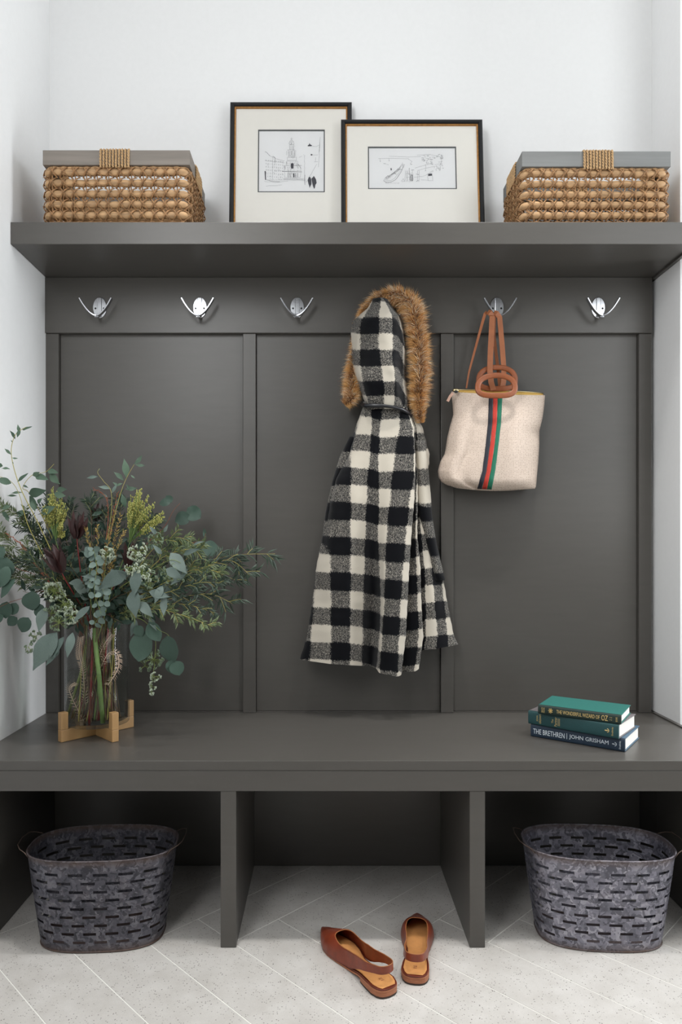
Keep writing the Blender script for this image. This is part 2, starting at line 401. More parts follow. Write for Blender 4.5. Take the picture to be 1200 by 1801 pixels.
    # twisted rope wraps over the rim: front, back and both sides
    def wrap(cx, cy, axis, w_):
        mb = MB(); nr = 10
        for k in range(nr):
            o_ = (k-(nr-1)/2)*w_/nr; t_ = .0028
            lo, hi = zr-.009, z1+.0022
            if axis == 'x': prof = [(cy-t_, lo), (cy-t_-.0012, lo+.008), (cy-t_, hi-.004), (cy+.001, hi+.0006), (cy+th-.001, hi+.0006), (cy+th+t_, hi-.004), (cy+th+t_, lo)]
            else: prof = [(cx-t_, lo), (cx-t_-.0012, lo+.008), (cx-t_, hi-.004), (cx+.001, hi+.0006), (cx+th-.001, hi+.0006), (cx+th+t_, hi-.004), (cx+th+t_, lo)]
            pth = []
            for (p0, q0), (p1, q1) in zip(prof, prof[1:]):
                L = math.dist((p0, q0), (p1, q1)); n = max(2, int(L/.0022))
                for i in range(n): pth.append((p0+(p1-p0)*i/n, q0+(q1-q0)*i/n))
            for sgn in (0, math.pi):
                P = []
                for i, (p, q) in enumerate(pth):
                    a = i*.85+sgn+k; wv = .0018*math.cos(a)
                    lean = R.uniform(-.0002, .0002)
                    P.append(Vector((cx+o_+wv+lean, p-.0014*math.sin(a), q)) if axis == 'x' else Vector((p-.0014*math.sin(a), cy+o_+wv, q)))
                mb.tube(P, .0021, 5)
        return mb
    cx = (x0+x1)/2-.004*side
    wrap(cx, y0, 'x', .086).build('rope_wrap', M['twine'], b, smooth=True)
    wrap(cx, y1-th, 'x', .086).build('rope_wrap', M['twine'], b, smooth=True)
    for xs in (x0, x1-th): wrap(xs, (y0+y1)/2, 'y', .086).build('rope_wrap', M['twine'], b, smooth=True)
    MB().box(x0+.012, x1-.014, y0+.014, y1-.014, z0+.001, z0+.006).build('base_panel', M['rush'], b)
    return b
BY = 1.9035
def zpx(py, Y): return CZ-(py-VY)*Y/F
basket(px2x(75, BY), px2x(334, BY), BY, 2.142, SZ1+.0005, zpx(264, BY), zpx(290, BY), 1, 'warm brown woven basket with grey wooden rim at the left end of the shelf', 3, M['grey_wood'])
basket(px2x(918.5, BY), px2x(1180.5, BY), BY, 2.105, SZ1+.0005, zpx(266, BY), zpx(293, BY), -1, 'pale woven basket with cool grey rim at the right end of the shelf', 5, M['grey_wood_cool'])

# ---------------------------------------------------------------- framed drawings leaning on the wall
M['black_frame'] = mat('black_lacquer', (15, 16, 19), .3, var=.04, spec=.35)
M['gold_frame'] = mat('antique_gilding', (176, 128, 74), .42, metal=.65, var=.2, scale=120)
M['mat_board'] = mat('cream_mat_board', (238, 235, 228), .85, var=.006)
M['mat_core'] = mat('dark_grey_mat_line', (84, 86, 86), .8, var=.02)
M['paper'] = mat('drawing_paper', (236, 236, 236), .85, var=.006)
M['ink'] = mat('soft_pencil_ink', (122, 122, 126), .9, var=.25, scale=400)
M['ink_dark'] = mat('dark_ink', (74, 74, 80), .9, var=.2, scale=400)
M['backing'] = mat('brown_backing_board', (120, 100, 78), .9)
M['glazing'] = NT('picture_glass').m
def glass_pane(m):
    t = m.node_tree; b = t.nodes['Principled BSDF']; out = t.nodes['Material Output']
    tr = t.nodes.new('ShaderNodeBsdfTransparent'); gl = t.nodes.new('ShaderNodeBsdfGlossy'); gl.inputs['Roughness'].default_value = .03
    fr = t.nodes.new('ShaderNodeFresnel'); fr.inputs[0].default_value = 1.3; mx = t.nodes.new('ShaderNodeMixShader')
    t.links.new(fr.outputs[0], mx.inputs[0]); t.links.new(tr.outputs[0], mx.inputs[1]); t.links.new(gl.outputs[0], mx.inputs[2]); t.links.new(mx.outputs[0], out.inputs[0])
glass_pane(M['glazing'])
def frame(pxl, pxr, pyt, Yt, slope, label, op, drawing, grp):
    # front plane: Y = Yt at the top edge, coming forward by 'slope' per metre downwards
    zt = zpx(pyt, Yt); xl, xr = px2x(pxl, Yt), px2x(pxr, Yt); zb = SZ1+.0006
    hgt = (zt-zb)/math.cos(math.atan(slope)); w_ = xr-xl
    th = math.atan(slope); Yb = Yt-(zt-zb)*slope
    fr = thing('framed_drawing', ((xl+xr)/2, Yb, SZ1), label, 'picture', grp)
    def L(u, v, d=0):      # u across, v down from the top edge, d towards the viewer
        return Vector((xl+u, Yt-v*math.sin(th)-d*math.cos(th), zt-v*math.cos(th)))
    dep = .016; bw = .0135; gw = .0045
    def rim(a, b_, prof, name, m):     # picture moulding: profile (inset, depth) swept round the rectangle
        rings = []
        for (i, d) in prof: rings.append([L(i, i, d), L(w_-i, i, d), L(w_-i, hgt-i, d), L(i, hgt-i, d)])
        mb = MB(); mb.grid([[r[k] for r in rings] for k in (0, 1, 2, 3, 0)]); return mb.build(name, m, fr)
    rim(0, bw, [(0, -dep), (0, -.002), (.0012, 0), (.004, .0012), (.009, .0006), (.0125, -.002), (bw, -.004), (bw, -dep), (0, -dep)], 'black_moulding', M['black_frame'])
    rim(bw, bw+gw, [(bw, -.0035), (bw+.0012, -.002), (bw+.003, -.0035), (bw+gw, -.0055), (bw+gw, -.010), (bw, -.010)], 'gold_inner_lip', M['gold_frame'])
    i0 = bw+gw-.001
    # mat with a bevelled window
    ox0, oy0, ox1, oy1 = [(p) for p in op]
    def rect(a, b_, c, d, dd): return [L(a, b_, dd), L(c, b_, dd), L(c, d, dd), L(a, d, dd)]
    outer = rect(i0, i0, w_-i0, hgt-i0, -.0085); inner = rect(ox0, oy0, ox1, oy1, -.0085)
    mb = MB(); mb.add(outer+inner, [(0,4,5,1),(1,5,6,2),(2,6,7,3),(3,7,4,0)]); mb.build('mat_board', M['mat_board'], fr)
    e = .0032; inn2 = rect(ox0+e, oy0+e*1.4, ox1-e, oy1-e, -.0092)
    mb = MB(); mb.add(inner+inn2, [(0,4,5,1),(1,5,6,2),(2,6,7,3),(3,7,4,0)]); mb.build('window_bevel', M['mat_core'], fr)
    mb = MB(); mb.add(rect(ox0-.004, oy0-.004, ox1+.004, oy1+.004, -.0102), [(0,3,2,1)]); mb.build('drawing_paper', M['paper'], fr)
    mb = MB(); q = rect(i0, i0, w_-i0, hgt-i0, -.012)+rect(i0, i0, w_-i0, hgt-i0, -.0152)
    mb.add(q, [(0,3,2,1),(4,5,6,7),(0,1,5,4),(1,2,6,5),(2,3,7,6),(3,0,4,7)]); mb.build('backing_board', M['backing'], fr)
    # ink strokes: thin flat quads lying on the paper
    def stroke_obj(strokes, nm, m, wd):
        mb = MB()
        for st in strokes:
            wdt = wd
            for (a, c) in zip(st, st[1:]):
                p = Vector((ox0+(ox1-ox0)*a[0], oy0+(oy1-oy0)*a[1])); q = Vector((ox0+(ox1-ox0)*c[0], oy0+(oy1-oy0)*c[1]))
                d = q-p
                if d.length < 1e-6: continue
                n = Vector((-d.y, d.x)).normalized()*wdt/2
                mb.add([L(*(p+n), -.0098), L(*(q+n), -.0098), L(*(q-n), -.0098), L(*(p-n), -.0098)], [(0,1,2,3)])
        if mb.v: mb.build(nm, m, fr)['kind'] = 'stuff'
    R = random.Random(5)
    fine, bold, poly = drawing(R)
    stroke_obj(fine, 'pencil_lines', M['ink'], .0005); stroke_obj(bold, 'ink_lines', M['ink_dark'], .0009)
    if poly:
        mb = MB()
        for pl in poly: mb.add([L(ox0+(ox1-ox0)*a, oy0+(oy1-oy0)*b_, -.0097) for a, b_ in pl], [tuple(range(len(pl)))])
        mb.build('ink_wash', M['ink_dark'], fr)['kind'] = 'stuff'
    mb = MB(); mb.add(rect(i0, i0, w_-i0, hgt-i0, -.0062), [(0,3,2,1)]); mb.build('glazing', M['glazing'], fr)
    return fr
def wob(R, pts, a=.004):
    out = []
    for (p, q) in zip(pts, pts[1:]):
        n = max(1, int(math.dist(p, q)/.04))
        for i in range(n): t = i/n; out.append((p[0]+(q[0]-p[0])*t+R.uniform(-a, a), p[1]+(q[1]-p[1])*t+R.uniform(-a, a)))
    out.append(pts[-1]); return out
def church(R):
    f, b, p = [], [], []
    S = lambda *q: f.append(wob(R, q)); B = lambda *q: b.append(wob(R, q, .002))
    box_ = lambda x0, y0, x1, y1: S((x0,y0),(x1,y0),(x1,y1),(x0,y1),(x0,y0))
    # steeple in stages
    S((.50,.12),(.50,.20)); S((.48,.14),(.52,.14)); box_(.475,.19,.53,.24); box_(.47,.24,.535,.32); box_(.455,.32,.55,.44); box_(.44,.44,.575,.49)
    S((.475,.19),(.50,.155),(.53,.19)); S((.44,.33),(.455,.32)); 
    for x in (.485,.505,.52): S((x,.25),(x,.31)); 
    for x in (.47,.49,.52,.54): S((x,.33),(x,.43))
    B((.503,.34),(.503,.41)); B((.505,.205),(.505,.225)); S((.43,.41),(.43,.34)); S((.56,.42),(.565,.33))
    # body, pediment, columns
    box_(.43,.50,.60,.57); box_(.40,.57,.64,.76); S((.38,.57),(.66,.57)); S((.36,.66),(.64,.66)); B((.36,.665),(.66,.672)); B((.60,.55),(.645,.62))
    for x in (.45,.48,.53,.56,.59): B((x,.69),(x,.76)) ; S((x+.012,.69),(x+.012,.76))
    p.append([(.49,.545),(.515,.53),(.535,.55),(.53,.62),(.495,.62)]); p.append([(.53,.70),(.545,.70),(.545,.76),(.53,.76)])
    B((.405,.58),(.405,.63)); B((.60,.58),(.60,.62)); S((.38,.78),(.68,.79)); S((.40,.80),(.70,.81))
    for i in range(18): x = .38+.018*i; S((x,.77+R.uniform(0,.01)),(x+.008,.80))
    # terrace on the left
    B((.105,.35),(.13,.36),(.18,.42)); S((.18,.42),(.24,.45),(.40,.50)); S((.22,.42),(.22,.80)); B((.225,.42),(.255,.45),(.255,.52)); S((.10,.49),(.40,.53))
    for r in range(6):
        for c in range(9):
            x = .12+.031*c; y = .48+.05*r+.003*c; S((x,y),(x,y+.022)); 
            if R.random() < .5: S((x+.008,y),(x+.008,y+.022))
    p.append([(.10,.66),(.118,.66),(.122,.80),(.108,.80)])
    S((.10,.83),(.30,.84),(.45,.82)); S((.12,.90),(.28,.89),(.36,.88)); B((.14,.80),(.20,.82),(.33,.83)); S((.30,.79),(.36,.80))
    for i in range(14): x = .13+.02*i; S((x,.79+R.uniform(-.01,.01)),(x+.012,.81))
    for i in range(60):
        x = R.uniform(.42,.60); y = R.uniform(.50,.76); S((x,y),(x+R.uniform(-.004,.004),y+R.uniform(.01,.035)))
    for i in range(34): x = R.uniform(.10,.40); y = R.uniform(.50,.80); S((x,y),(x+R.uniform(.005,.03),y+R.uniform(-.003,.006)))
    for i in range(26): x = R.uniform(.46,.55); y = R.uniform(.20,.48); S((x,y),(x,y+R.uniform(.01,.03)))
    # lamp posts and lanterns
    S((.695,.42),(.70,.86)); B((.700,.72),(.703,.88)); S((.68,.40),(.71,.42)); S((.93,.12),(.92,.28),(.915,.50),(.905,.60)); B((.925,.20),(.915,.36))
    S((.80,.26),(.87,.27),(.925,.24)); p.append([(.74,.255),(.765,.235),(.77,.21),(.782,.235),(.81,.25),(.80,.262),(.75,.265)]); p.append([(.785,.40),(.80,.385),(.82,.40),(.80,.415)])
    S((.82,.40),(.90,.40)); S((.86,.44),(.86,.51)); S((.84,.51),(.90,.51)); S((.72,.84),(.80,.70),(.88,.55)); S((.62,.44),(.66,.42))
    # two strollers seen from behind
    p.append([(.755,.77),(.768,.75),(.785,.76),(.80,.80),(.80,.87),(.785,.90),(.775,.93),(.768,.90),(.755,.86),(.745,.81)])
    p.append([(.80,.78),(.825,.755),(.835,.735),(.848,.755),(.868,.79),(.878,.85),(.86,.88),(.85,.935),(.838,.94),(.82,.89),(.812,.85)])
    return f, b, p
def harbour(R):
    f, b, p = [], [], []
    S = lambda *q: f.append(wob(R, q)); B = lambda *q: b.append(wob(R, q, .002))
    # barge
    B((.175,.80),(.20,.83),(.26,.83),(.31,.78),(.38,.58),(.40,.44)); S((.175,.80),(.20,.72),(.28,.64),(.35,.55),(.37,.46),(.40,.43)); S((.19,.79),(.26,.80),(.30,.75),(.37,.56))
    S((.365,.47),(.38,.42),(.41,.42),(.40,.50)); B((.335,.53),(.385,.54)); S((.39,.37),(.39,.43)); p.append([(.255,.51),(.265,.50),(.27,.55),(.258,.56)])
    for i in range(16): x = .20+.01*i; y = .78-.017*i; S((x,y),(x+.012,y-.05),(x+.02,y))
    B((.20,.74),(.225,.68),(.25,.72)); B((.26,.66),(.29,.61),(.32,.65))
    for i in range(12): S((.19+.015*i,.845),(.21+.012*i,.86+.004*(i % 3)))
    # shore lines, small boats
    S((.12,.275),(.30,.27),(.46,.28)); S((.24,.22),(.45,.24),(.60,.23)); B((.135,.34),(.145,.345)); S((.14,.28),(.14,.34)); B((.235,.33),(.245,.33)); S((.24,.27),(.24,.33))
    B((.175,.40),(.20,.40)); S((.20,.40),(.235,.43)); S((.46,.29),(.50,.35),(.48,.40)); B((.48,.415),(.50,.415)); B((.49,.55),(.52,.545)); B((.61,.31),(.62,.315)); S((.615,.24),(.615,.31))
    # cranes and sheds by the quay
    for x in (.42,.435,.445,.50,.56,.575): S((x,.82),(x+.003,.56))
    B((.465,.65),(.467,.50)); B((.46,.65),(.50,.66),(.505,.80)); S((.43,.63),(.50,.62)); S((.43,.72),(.50,.71)); S((.38,.81),(.40,.75),(.41,.81),(.38,.82)); S((.46,.82),(.505,.80))
    for i in range(10): S((.47+.004*i,.66),(.47+.004*i,.80))
    B((.545,.64),(.575,.66)); B((.545,.82),(.57,.785)); S((.53,.50),(.60,.46),(.70,.40)); S((.52,.72),(.62,.70),(.74,.58)); S((.56,.56),(.66,.50),(.76,.46)); S((.60,.78),(.68,.79))
    S((.65,.42),(.65,.56)); B((.645,.57),(.655,.56)); p.append([(.68,.64),(.72,.63),(.725,.68),(.68,.69)]); S((.675,.64),(.675,.80),(.73,.80),(.725,.63)); S((.70,.60),(.74,.56))
    # hillside of scribbled houses on the right
    for i in range(70):
        x = .60+.24*R.random(); y = .18+.38*R.random()
        if y-.18 > (x-.52)*1.5: continue
        S((x,y),(x+R.uniform(.008,.03),y+R.uniform(-.02,.02)),(x+R.uniform(0,.02),y+R.uniform(.01,.04)))
    S((.56,.20),(.70,.18),(.82,.24),(.84,.34),(.80,.46)); S((.76,.42),(.82,.40),(.82,.50),(.77,.51)); 
    return f, b, p
Y1 = 2.136; s1 = px2x(619, Y1)-px2x(405, Y1); k1 = Y1/F
frame(405, 619, 179, Y1, .066, 'black frame with gold lip holding a church drawing, the taller one, partly covered', (49*k1, 48*k1, 166.5*k1, 162.5*k1), church, 'framed drawings on the shelf')
Y2 = 2.112; k2 = Y2/F
frame(600, 849, 209.5, Y2, .098, 'wider black frame with gold lip holding a harbour drawing, in front of the church one', (47.2*k2, 48.5*k2, 202.5*k2, 127.5*k2), harbour, 'framed drawings on the shelf')

# ---------------------------------------------------------------- books on the bench
BK = lambda n, c, r=.6: mat(n, c, r, var=.08, scale=200, bump=.15)
M['pages'] = mat('book_pages', (236, 233, 226), .8, var=.03, scale=40, stretch=(.2, .2, 30), bump=.2)
M['gold_foil'] = mat('gold_foil', (214, 186, 122), .35, metal=.4, var=.05)
M['silver_foil'] = mat('white_foil', (222, 230, 234), .4, var=.03)
def book(BRx, BRy, ang, L_, dpt, z0, z1, mats, label, texts, extra=None):
    a = math.radians(ang); ux = Vector((math.cos(a), math.sin(a), 0)); uy = Vector((-math.sin(a), math.cos(a), 0))
    o = Vector((BRx, BRy, 0))-ux*L_
    from mathutils import Matrix
    T = Matrix(((ux.x, uy.x, 0, o.x), (ux.y, uy.y, 0, o.y), (0, 0, 1, z0), (0, 0, 0, 1)))
    b = thing('book', tuple(o+ux*L_/2+uy*dpt/2+Vector((0, 0, z0))), label, 'book', 'hardback books stacked on the bench')
    h = z1-z0; ct = .0024
    # spine with rounded back, boards, page block
    for (lo, hi, nm) in ((0, ct, 'cover'), (h-ct, h, 'cover')):
        MB().box(0, L_, .006, dpt, lo, hi, T).build(nm, mats[1], b, bevel=.0008)
    mb = MB(); prof = []
    n = 12
    for i in range(n+1):
        t = math.pi*i/n; prof.append((.0065-.0065*math.sin(t)**.3 if 0 < i < n else .0065, h/2-h/2*math.cos(t)))
    inner = [(.0065+.0015*0+.002, z_) for _, z_ in prof]
    rows = []
    for x in (0, L_): rows.append([T @ Vector((x, y, z_)) for y, z_ in prof+inner[::-1]])
    mb.grid(rows, close_u=True); k = len(rows[0]); mb.f += [tuple(range(k)), tuple(range(2*k-1, k-1, -1))]
    mb.build('spine', mats[0], b)
    MB().box(.003, L_-.003, .0085, dpt-.0035, ct+.0001, h-ct-.0001, T).build('page_block', M['pages'], b)
    for (s, u0, u1, cz, hh, vert, m) in texts:     # u0..u1 along the spine, hh = letter height / spine height
        cu = bpy.data.curves.new('t', 'FONT'); cu.body = s; cu.size = .02; cu.align_x = 'CENTER'; cu.align_y = 'CENTER'; cu.extrude = .00008; cu.resolution_u = 2
        to = bpy.data.objects.new('t', cu); me = bpy.data.meshes.new_from_object(to)
        xs = [v.co.x for v in me.vertices]; ys = [v.co.y for v in me.vertices]; x0, x1, y0, y1 = min(xs), max(xs), min(ys), max(ys)
        vs_ = []
        for v in me.vertices:
            fx, fy = (v.co.x-x0)/(x1-x0)-.5, (v.co.y-y0)/(y1-y0)-.5
            if vert: u_, w_ = (u0+u1)/2*L_-fy*(u1-u0)*L_, cz*h+fx*hh*h
            else: u_, w_ = (u0+u1)/2*L_+fx*(u1-u0)*L_, cz*h+fy*hh*h
            vs_.append(T @ Vector((u_, -.0003-v.co.z, w_)))
        mb = MB(); mb.add(vs_, [tuple(p.vertices) for p in me.polygons])
        mb.build('spine_lettering', m, b)['kind'] = 'stuff'; bpy.data.objects.remove(to); bpy.data.curves.remove(cu); bpy.data.meshes.remove(me)
    if extra: extra(T, L_, h, b)
    return b
def anchor(cx, m):
    def go(T, L_, h, b):
        mb = MB(); 
        def seg(p, q, r=.0006): mb.tube([T @ Vector((cx*L_+p[0], -.0008, h/2+p[1])), T @ Vector((cx*L_+q[0], -.0008, h/2+q[1]))], r, 4)
        pts = [(-.002+.0045*math.sin(t), .0045*math.cos(t)) for t in [math.pi*i/10 for i in range(11)]]   # fluke arc opening to the left, then shank
        pts = [(p[0], p[1]) for p in pts]
        for p, q in zip(pts, pts[1:]): seg(p, q)
        seg((.0022, 0), (-.0075, 0)); seg((-.0045, -.002), (-.0045, .002)); seg((-.0075, -.0012), (-.0075, .0012))
        mb.build('spine_emblem', m, b)
    return go
blue = BK('navy_blue_cloth', (30, 48, 66)); teal = BK('deep_teal_cloth', (24, 66, 68)); green = BK('bright_teal_cloth', (34, 100, 92)); dgreen = BK('dark_green_spine_cloth', (22, 42, 36))
bluec = BK('blue_board', (70, 96, 116)); grey = BK('taupe_grey_board', (112, 106, 108), .45)
book(.759, 1.729, -37, .243, .160, BZ+.0004, BZ+.0340, (blue, bluec), 'navy blue hardback lettered in white, bottom of the stack on the bench',
     [('THE BRETHREN', .03, .38, .48, .40, False, M['silver_foil']), ('I', .402, .407, .5, .46, False, M['silver_foil']), ('JOHN GRISHAM', .43, .84, .48, .40, False, M['silver_foil']),
      ('Doubleday', .945, .966, .5, .62, True, M['silver_foil'])], anchor(.91, M['silver_foil']))
book(.741, 1.7245, -40, .238, .150, BZ+.0344, BZ+.0702, (teal, grey), 'dark teal hardback with taupe boards, middle of the stack',
     [('JOHN', .100, .122, .52, .42, True, M['gold_foil']), ('GRISHAM', .133, .155, .5, .68, True, M['gold_foil']), ('The', .275, .297, .5, .3, True, M['gold_foil']), ('Partner', .308, .338, .5, .68, True, M['gold_foil']),
      ('Doubleday', .93, .953, .5, .62, True, M['gold_foil']), ('I', .350, .355, .5, .56, False, M['gold_foil']), ('I', .366, .370, .5, .56, False, M['gold_foil'])], anchor(.895, M['gold_foil']))
def floral(T, L_, h, b):
    mb = MB()
    for k in range(7):
        a = 2*math.pi*k/7; c = T @ Vector((.16*L_, -.0006, h/2)); 
        p = T @ Vector((.16*L_+.0035*math.cos(a), -.0006, h/2+.0045*math.sin(a))); q = T @ Vector((.16*L_+.006*math.cos(a+.5), -.0006, h/2+.0068*math.sin(a+.5)))
        mb.tube([c, p, q], lambda t: .0010-.0005*abs(t-.5), 4)
    mb.build('spine_emblem', M['gold_foil'], b)
book(.7493, 1.7280, -33.5, .209, .138, BZ+.0706, BZ+.0940, (dgreen, green), 'thin bright teal hardback with dark gilt-lettered spine, top of the stack',
     [('THE WONDERFUL WIZARD OF', .235, .755, .5, .42, False, M['gold_foil']), ('OZ', .775, .85, .5, .60, False, M['gold_foil']), (':', .873, .880, .5, .34, False, M['gold_foil']), (':', .890, .897, .5, .34, False, M['gold_foil']),
      ('BAUM', .045, .062, .5, .55, True, M['gold_foil']), ('FRANK', .070, .085, .5, .6, True, M['gold_foil']), ('BOOKS', .94, .96, .5, .5, True, M['gold_foil'])], floral)
# ---------------------------------------------------------------- hooded plaid coat
def plaid():
    t = NT('buffalo_plaid_wool'); t.b.inputs['Roughness'].default_value = .95; t.b.inputs['Specular IOR Level'].default_value = .1
    uv = t.n('ShaderNodeUVMap', uv_map='UVMap'); sp = t.n('ShaderNodeSeparateXYZ'); t.l(uv.outputs[0], sp.inputs[0])
    fz = t.noise(260, 3, .7); fzc = t.math('MULTIPLY', t.math('SUBTRACT', fz, .5), .35)
    def stripe(o, flip=1):
        q = t.math('ADD', o, fzc); q = t.math('SINE', t.math('MULTIPLY', q, math.pi)); return t.math('ADD', t.math('MULTIPLY', q, 3.5*flip), .5, clamp=True)
    tot = t.math('MULTIPLY', t.math('ADD', stripe(sp.outputs[0]), stripe(sp.outputs[1])), .5)
    n1 = t.noise(480, 4, .8, stretch=(1, 1, 1.5)); n2 = t.noise(300, 2, .6, stretch=(2, 1, .7))
    nn = t.math('ADD', t.math('MULTIPLY', n1, .75), t.math('MULTIPLY', n2, .25))
    val = t.math('ADD', t.math('MULTIPLY', t.math('SUBTRACT', nn, .5), 6.0), t.math('ADD', t.math('MULTIPLY', t.math('SUBTRACT', tot, .5), 2.6), .36), clamp=True)
    col = t.ramp(val, [(0, lin((9, 10, 14))), (.5, lin((78, 77, 76))), (1, lin((196, 188, 174)))])
    t.l(col, t.b.inputs['Base Color']); t.bump(n1, .5, .0012)
    t.b.inputs['Sheen Weight'].default_value = .12
    return t.m
M['plaid'] = plaid()
M['coat_lining'] = mat('black_lining', (16, 16, 18), .6)
M['black_leather'] = mat('black_leather', (26, 27, 31), .35, bump=.2)
VROW = [(560, -5.6), (686, -1.5), (748, .5), (807, 2.5), (868, 4.5), (930, 6.5), (992, 8.5), (1055, 10.5), (1116, 12.5), (1180, 14.6), (1240, 16.6)]
coat = thing('hooded_coat', tuple(at(697, 541, 2.08)), 'black and cream buffalo-plaid wool coat with fur-edged hood, hanging from a hook', 'coat')
YB_ = 2.128
ys = [715, 750, 800, 840, 880, 940, 1000, 1060, 1120]
def column(xs, us, depth, dyt, dyb, hem): return dict(xs=xs, us=us if isinstance(us, list) else [us]*10, d=depth, dy=(dyt, dyb), hem=hem)
cols = [
 column([639,626,611,590,579,568,556,549.5,540,527.5], [2.2,1.95,1.85,1.5,1.4,1.3,.05,-.1,-.25,-.5], [.05,.04,.035,.035,.035,.035,.04,.04,.045,.045], -2, -3, 1160),
 column([641,628.5,613.5,595,587,582,581.5,582,582.5,582.5], [2.2,1.98,1.9,1.25,1.12,1.05,1,1,1,1], [.07,.065,.06,.07,.075,.08,.085,.085,.09,.09], -1, -1, 1168),
 column([643,631,618,617,617,617,617,616.5,616,616], [2.3,2.12,2.03,2,2,2,2,2,2,2], [.08,.08,.085,.10,.105,.105,.105,.105,.10,.10], 0, 0, 1170),
 column([654,654,651,647,645,643,641,639,638,637], 3, [.09,.095,.10,.10,.10,.09,.08,.075,.07,.07], 2, 3, 1171),
 column([662,661,659,657,656,655,655,657,656,652], 3.5, [.095,.10,.105,.105,.098,.08,.065,.055,.05,.05], 4, 6, 1171),
 column([672,669,666,666,667,665,668,670,668,662], 4, [.095,.10,.105,.105,.10,.09,.085,.08,.08,.08], 6, 12, 1176),
 column([705,703,695,690,686,680,678,676,672,668], 5, [.085,.095,.105,.11,.115,.118,.12,.118,.115,.112], 3, 16, 1184),
 column([713,726,729,728,721,714.5,709,705,702,699], 6, [.07,.08,.10,.11,.118,.122,.122,.12,.12,.118], 3, 20, 1190),
 column([716,728,730.5,731,729,724,720,717,714,706], 6.6, [.06,.07,.09,.10,.105,.108,.108,.105,.105,.10], 3, 21, 1187),
 column([714,726,728,728,726,719,714,711,708,701], 7.1, [.05,.055,.065,.07,.07,.07,.072,.07,.07,.07], 0, 10, 1182),
 column([717,729,732,733,732,731,733,735,737,729], 8, [.045,.05,.06,.068,.075,.082,.085,.085,.085,.085], -4, 8, 1181),
 column([718,730,733.5,735,735,734,740,741.5,745,737], 8.7, [.042,.048,.06,.065,.07,.078,.08,.08,.08,.08], -5, 7, 1176),
 column([717,729,732,733,733,731,736,738,741,733], 9.2, [.036,.04,.05,.052,.05,.05,.055,.055,.055,.055], -3, -5, 1150),
 column([718,732,736,737,737,741,747,749,749,745], 10, [.036,.04,.055,.058,.056,.058,.06,.06,.062,.062], 0, -12, 1143),
 column([720,738,748,746,744.5,751,760,765,770,768], [10.4,10.5,10.7,10.6,10.5,10.8,11,11,11,11], [.034,.04,.055,.055,.055,.056,.058,.06,.065,.068], 0, -14, 1141),
 column([722,743,756,753,752,762,777,787,799,806.6], [10.8,10.9,11,11,11,11.6,12.2,12.4,12.7,13], [.025,.028,.032,.032,.03,.03,.03,.032,.036,.04], 0, -16, 1133),
]
def ev(c, key, y):
    h = c['hem']; Y = ys+[h]
    return interp(list(zip(Y, c[key])), y)
def coat_rows():
    rows = []; uvs = []; NV = 110; SUBN = 5
    for i in range(NV+1):
        t = i/NV; row = []; uvr = []
        P = []
        for c in cols:
            top = 706; y = top+(c['hem']-top)*t
            x = ev(c, 'xs', y); u = ev(c, 'us', y); d = ev(c, 'd', y); dy_ = c['dy'][0]+(c['dy'][1]-c['dy'][0])*t
            P.append((x, y, d, u, interp(VROW, y-dy_)))
        n = len(P)
        for k in range(n-1):
            p0, p1, p2, p3 = P[max(k-1, 0)], P[k], P[k+1], P[min(k+2, n-1)]
            for j in range(SUBN if k < n-2 else SUBN+1):
                s = j/SUBN
                cr = lambda a, b, c_, d_: .5*((2*b)+(-a+c_)*s+(2*a-5*b+4*c_-d_)*s*s+(-a+3*b-3*c_+d_)*s**3)
                q = [lerp(p1[m], p2[m], s) for m in range(5)]
                q[0] = cr(p0[0], p1[0], p2[0], p3[0])*.5+q[0]*.5; q[2] = cr(p0[2], p1[2], p2[2], p3[2])
                w_ = noise.noise(Vector((q[0]*.045, q[1]*.018, 3.1)))*.0045+noise.noise(Vector((q[0]*.2, q[1]*.16, 1.7)))*.0010
                row.append(at(q[0]+.35*math.sin(q[1]*.31), q[1], YB_-q[2]-w_*(1-t*.0))); uvr.append((q[3], q[4]))
        # back side of the coat, close to the panelling
        xr, xl = P[-1][0], P[0][0]; hr, hl = P[-1][1], P[0][1]
        for s in (.02, .25, .5, .75, .98):
            row.append(at(lerp(xr, xl, s), lerp(hr, hl, s)-4*math.sin(math.pi*s), YB_-.006-.012*(1 if s in (.02, .98) else 0))); uvr.append((P[-1][3]+s*4, interp(VROW, lerp(hr, hl, s))))
        rows.append(row); uvs += uvr
    return rows, uvs
mb = MB(); rows, uvs = coat_rows(); mb.grid(rows, close_u=True); mb.uv = [tuple(q) for q in uvs]
mb.build('coat_body', M['plaid'], coat, smooth=True)
# hem lining seen from just under the edge
def loft_tube(path, ra, rb, n=18, u0=0, usc=1.0, yrow=True, name='sleeve'):
    mb = MB(); rows = []; uv = []
    for i, (x, y, d) in enumerate(path):
        r = []
        for k in range(n):
            a = 2*math.pi*k/n; rx = ra(i/(len(path)-1)); rd = rb(i/(len(path)-1))
            wv = 1+.06*math.sin(3*a+i*.5)
            r.append(at(x-math.cos(a)*rx*wv, y+.15*rx*math.sin(a), YB_-d-math.sin(a)*rd)); uv.append(((u0(y) if callable(u0) else u0)+usc*k/n*4, interp(VROW, y)))
        rows.append(r)
    mb.grid(rows, close_u=True); f = len(mb.v); mb.f.append(tuple((len(rows)-1)*n+k for k in range(n))); mb.f.append(tuple(range(n-1, -1, -1))); mb.uv = uv
    return mb
def dens(pts, n=24):
    out = []; L = [0]
    for a, b in zip(pts, pts[1:]): L.append(L[-1]+math.dist(a[:2], b[:2]))
    for i in range(n+1):
        s = L[-1]*i/n
        out.append(tuple(interp([(l, p[k]) for l, p in zip(L, pts)], s) for k in range(3)))
    return out
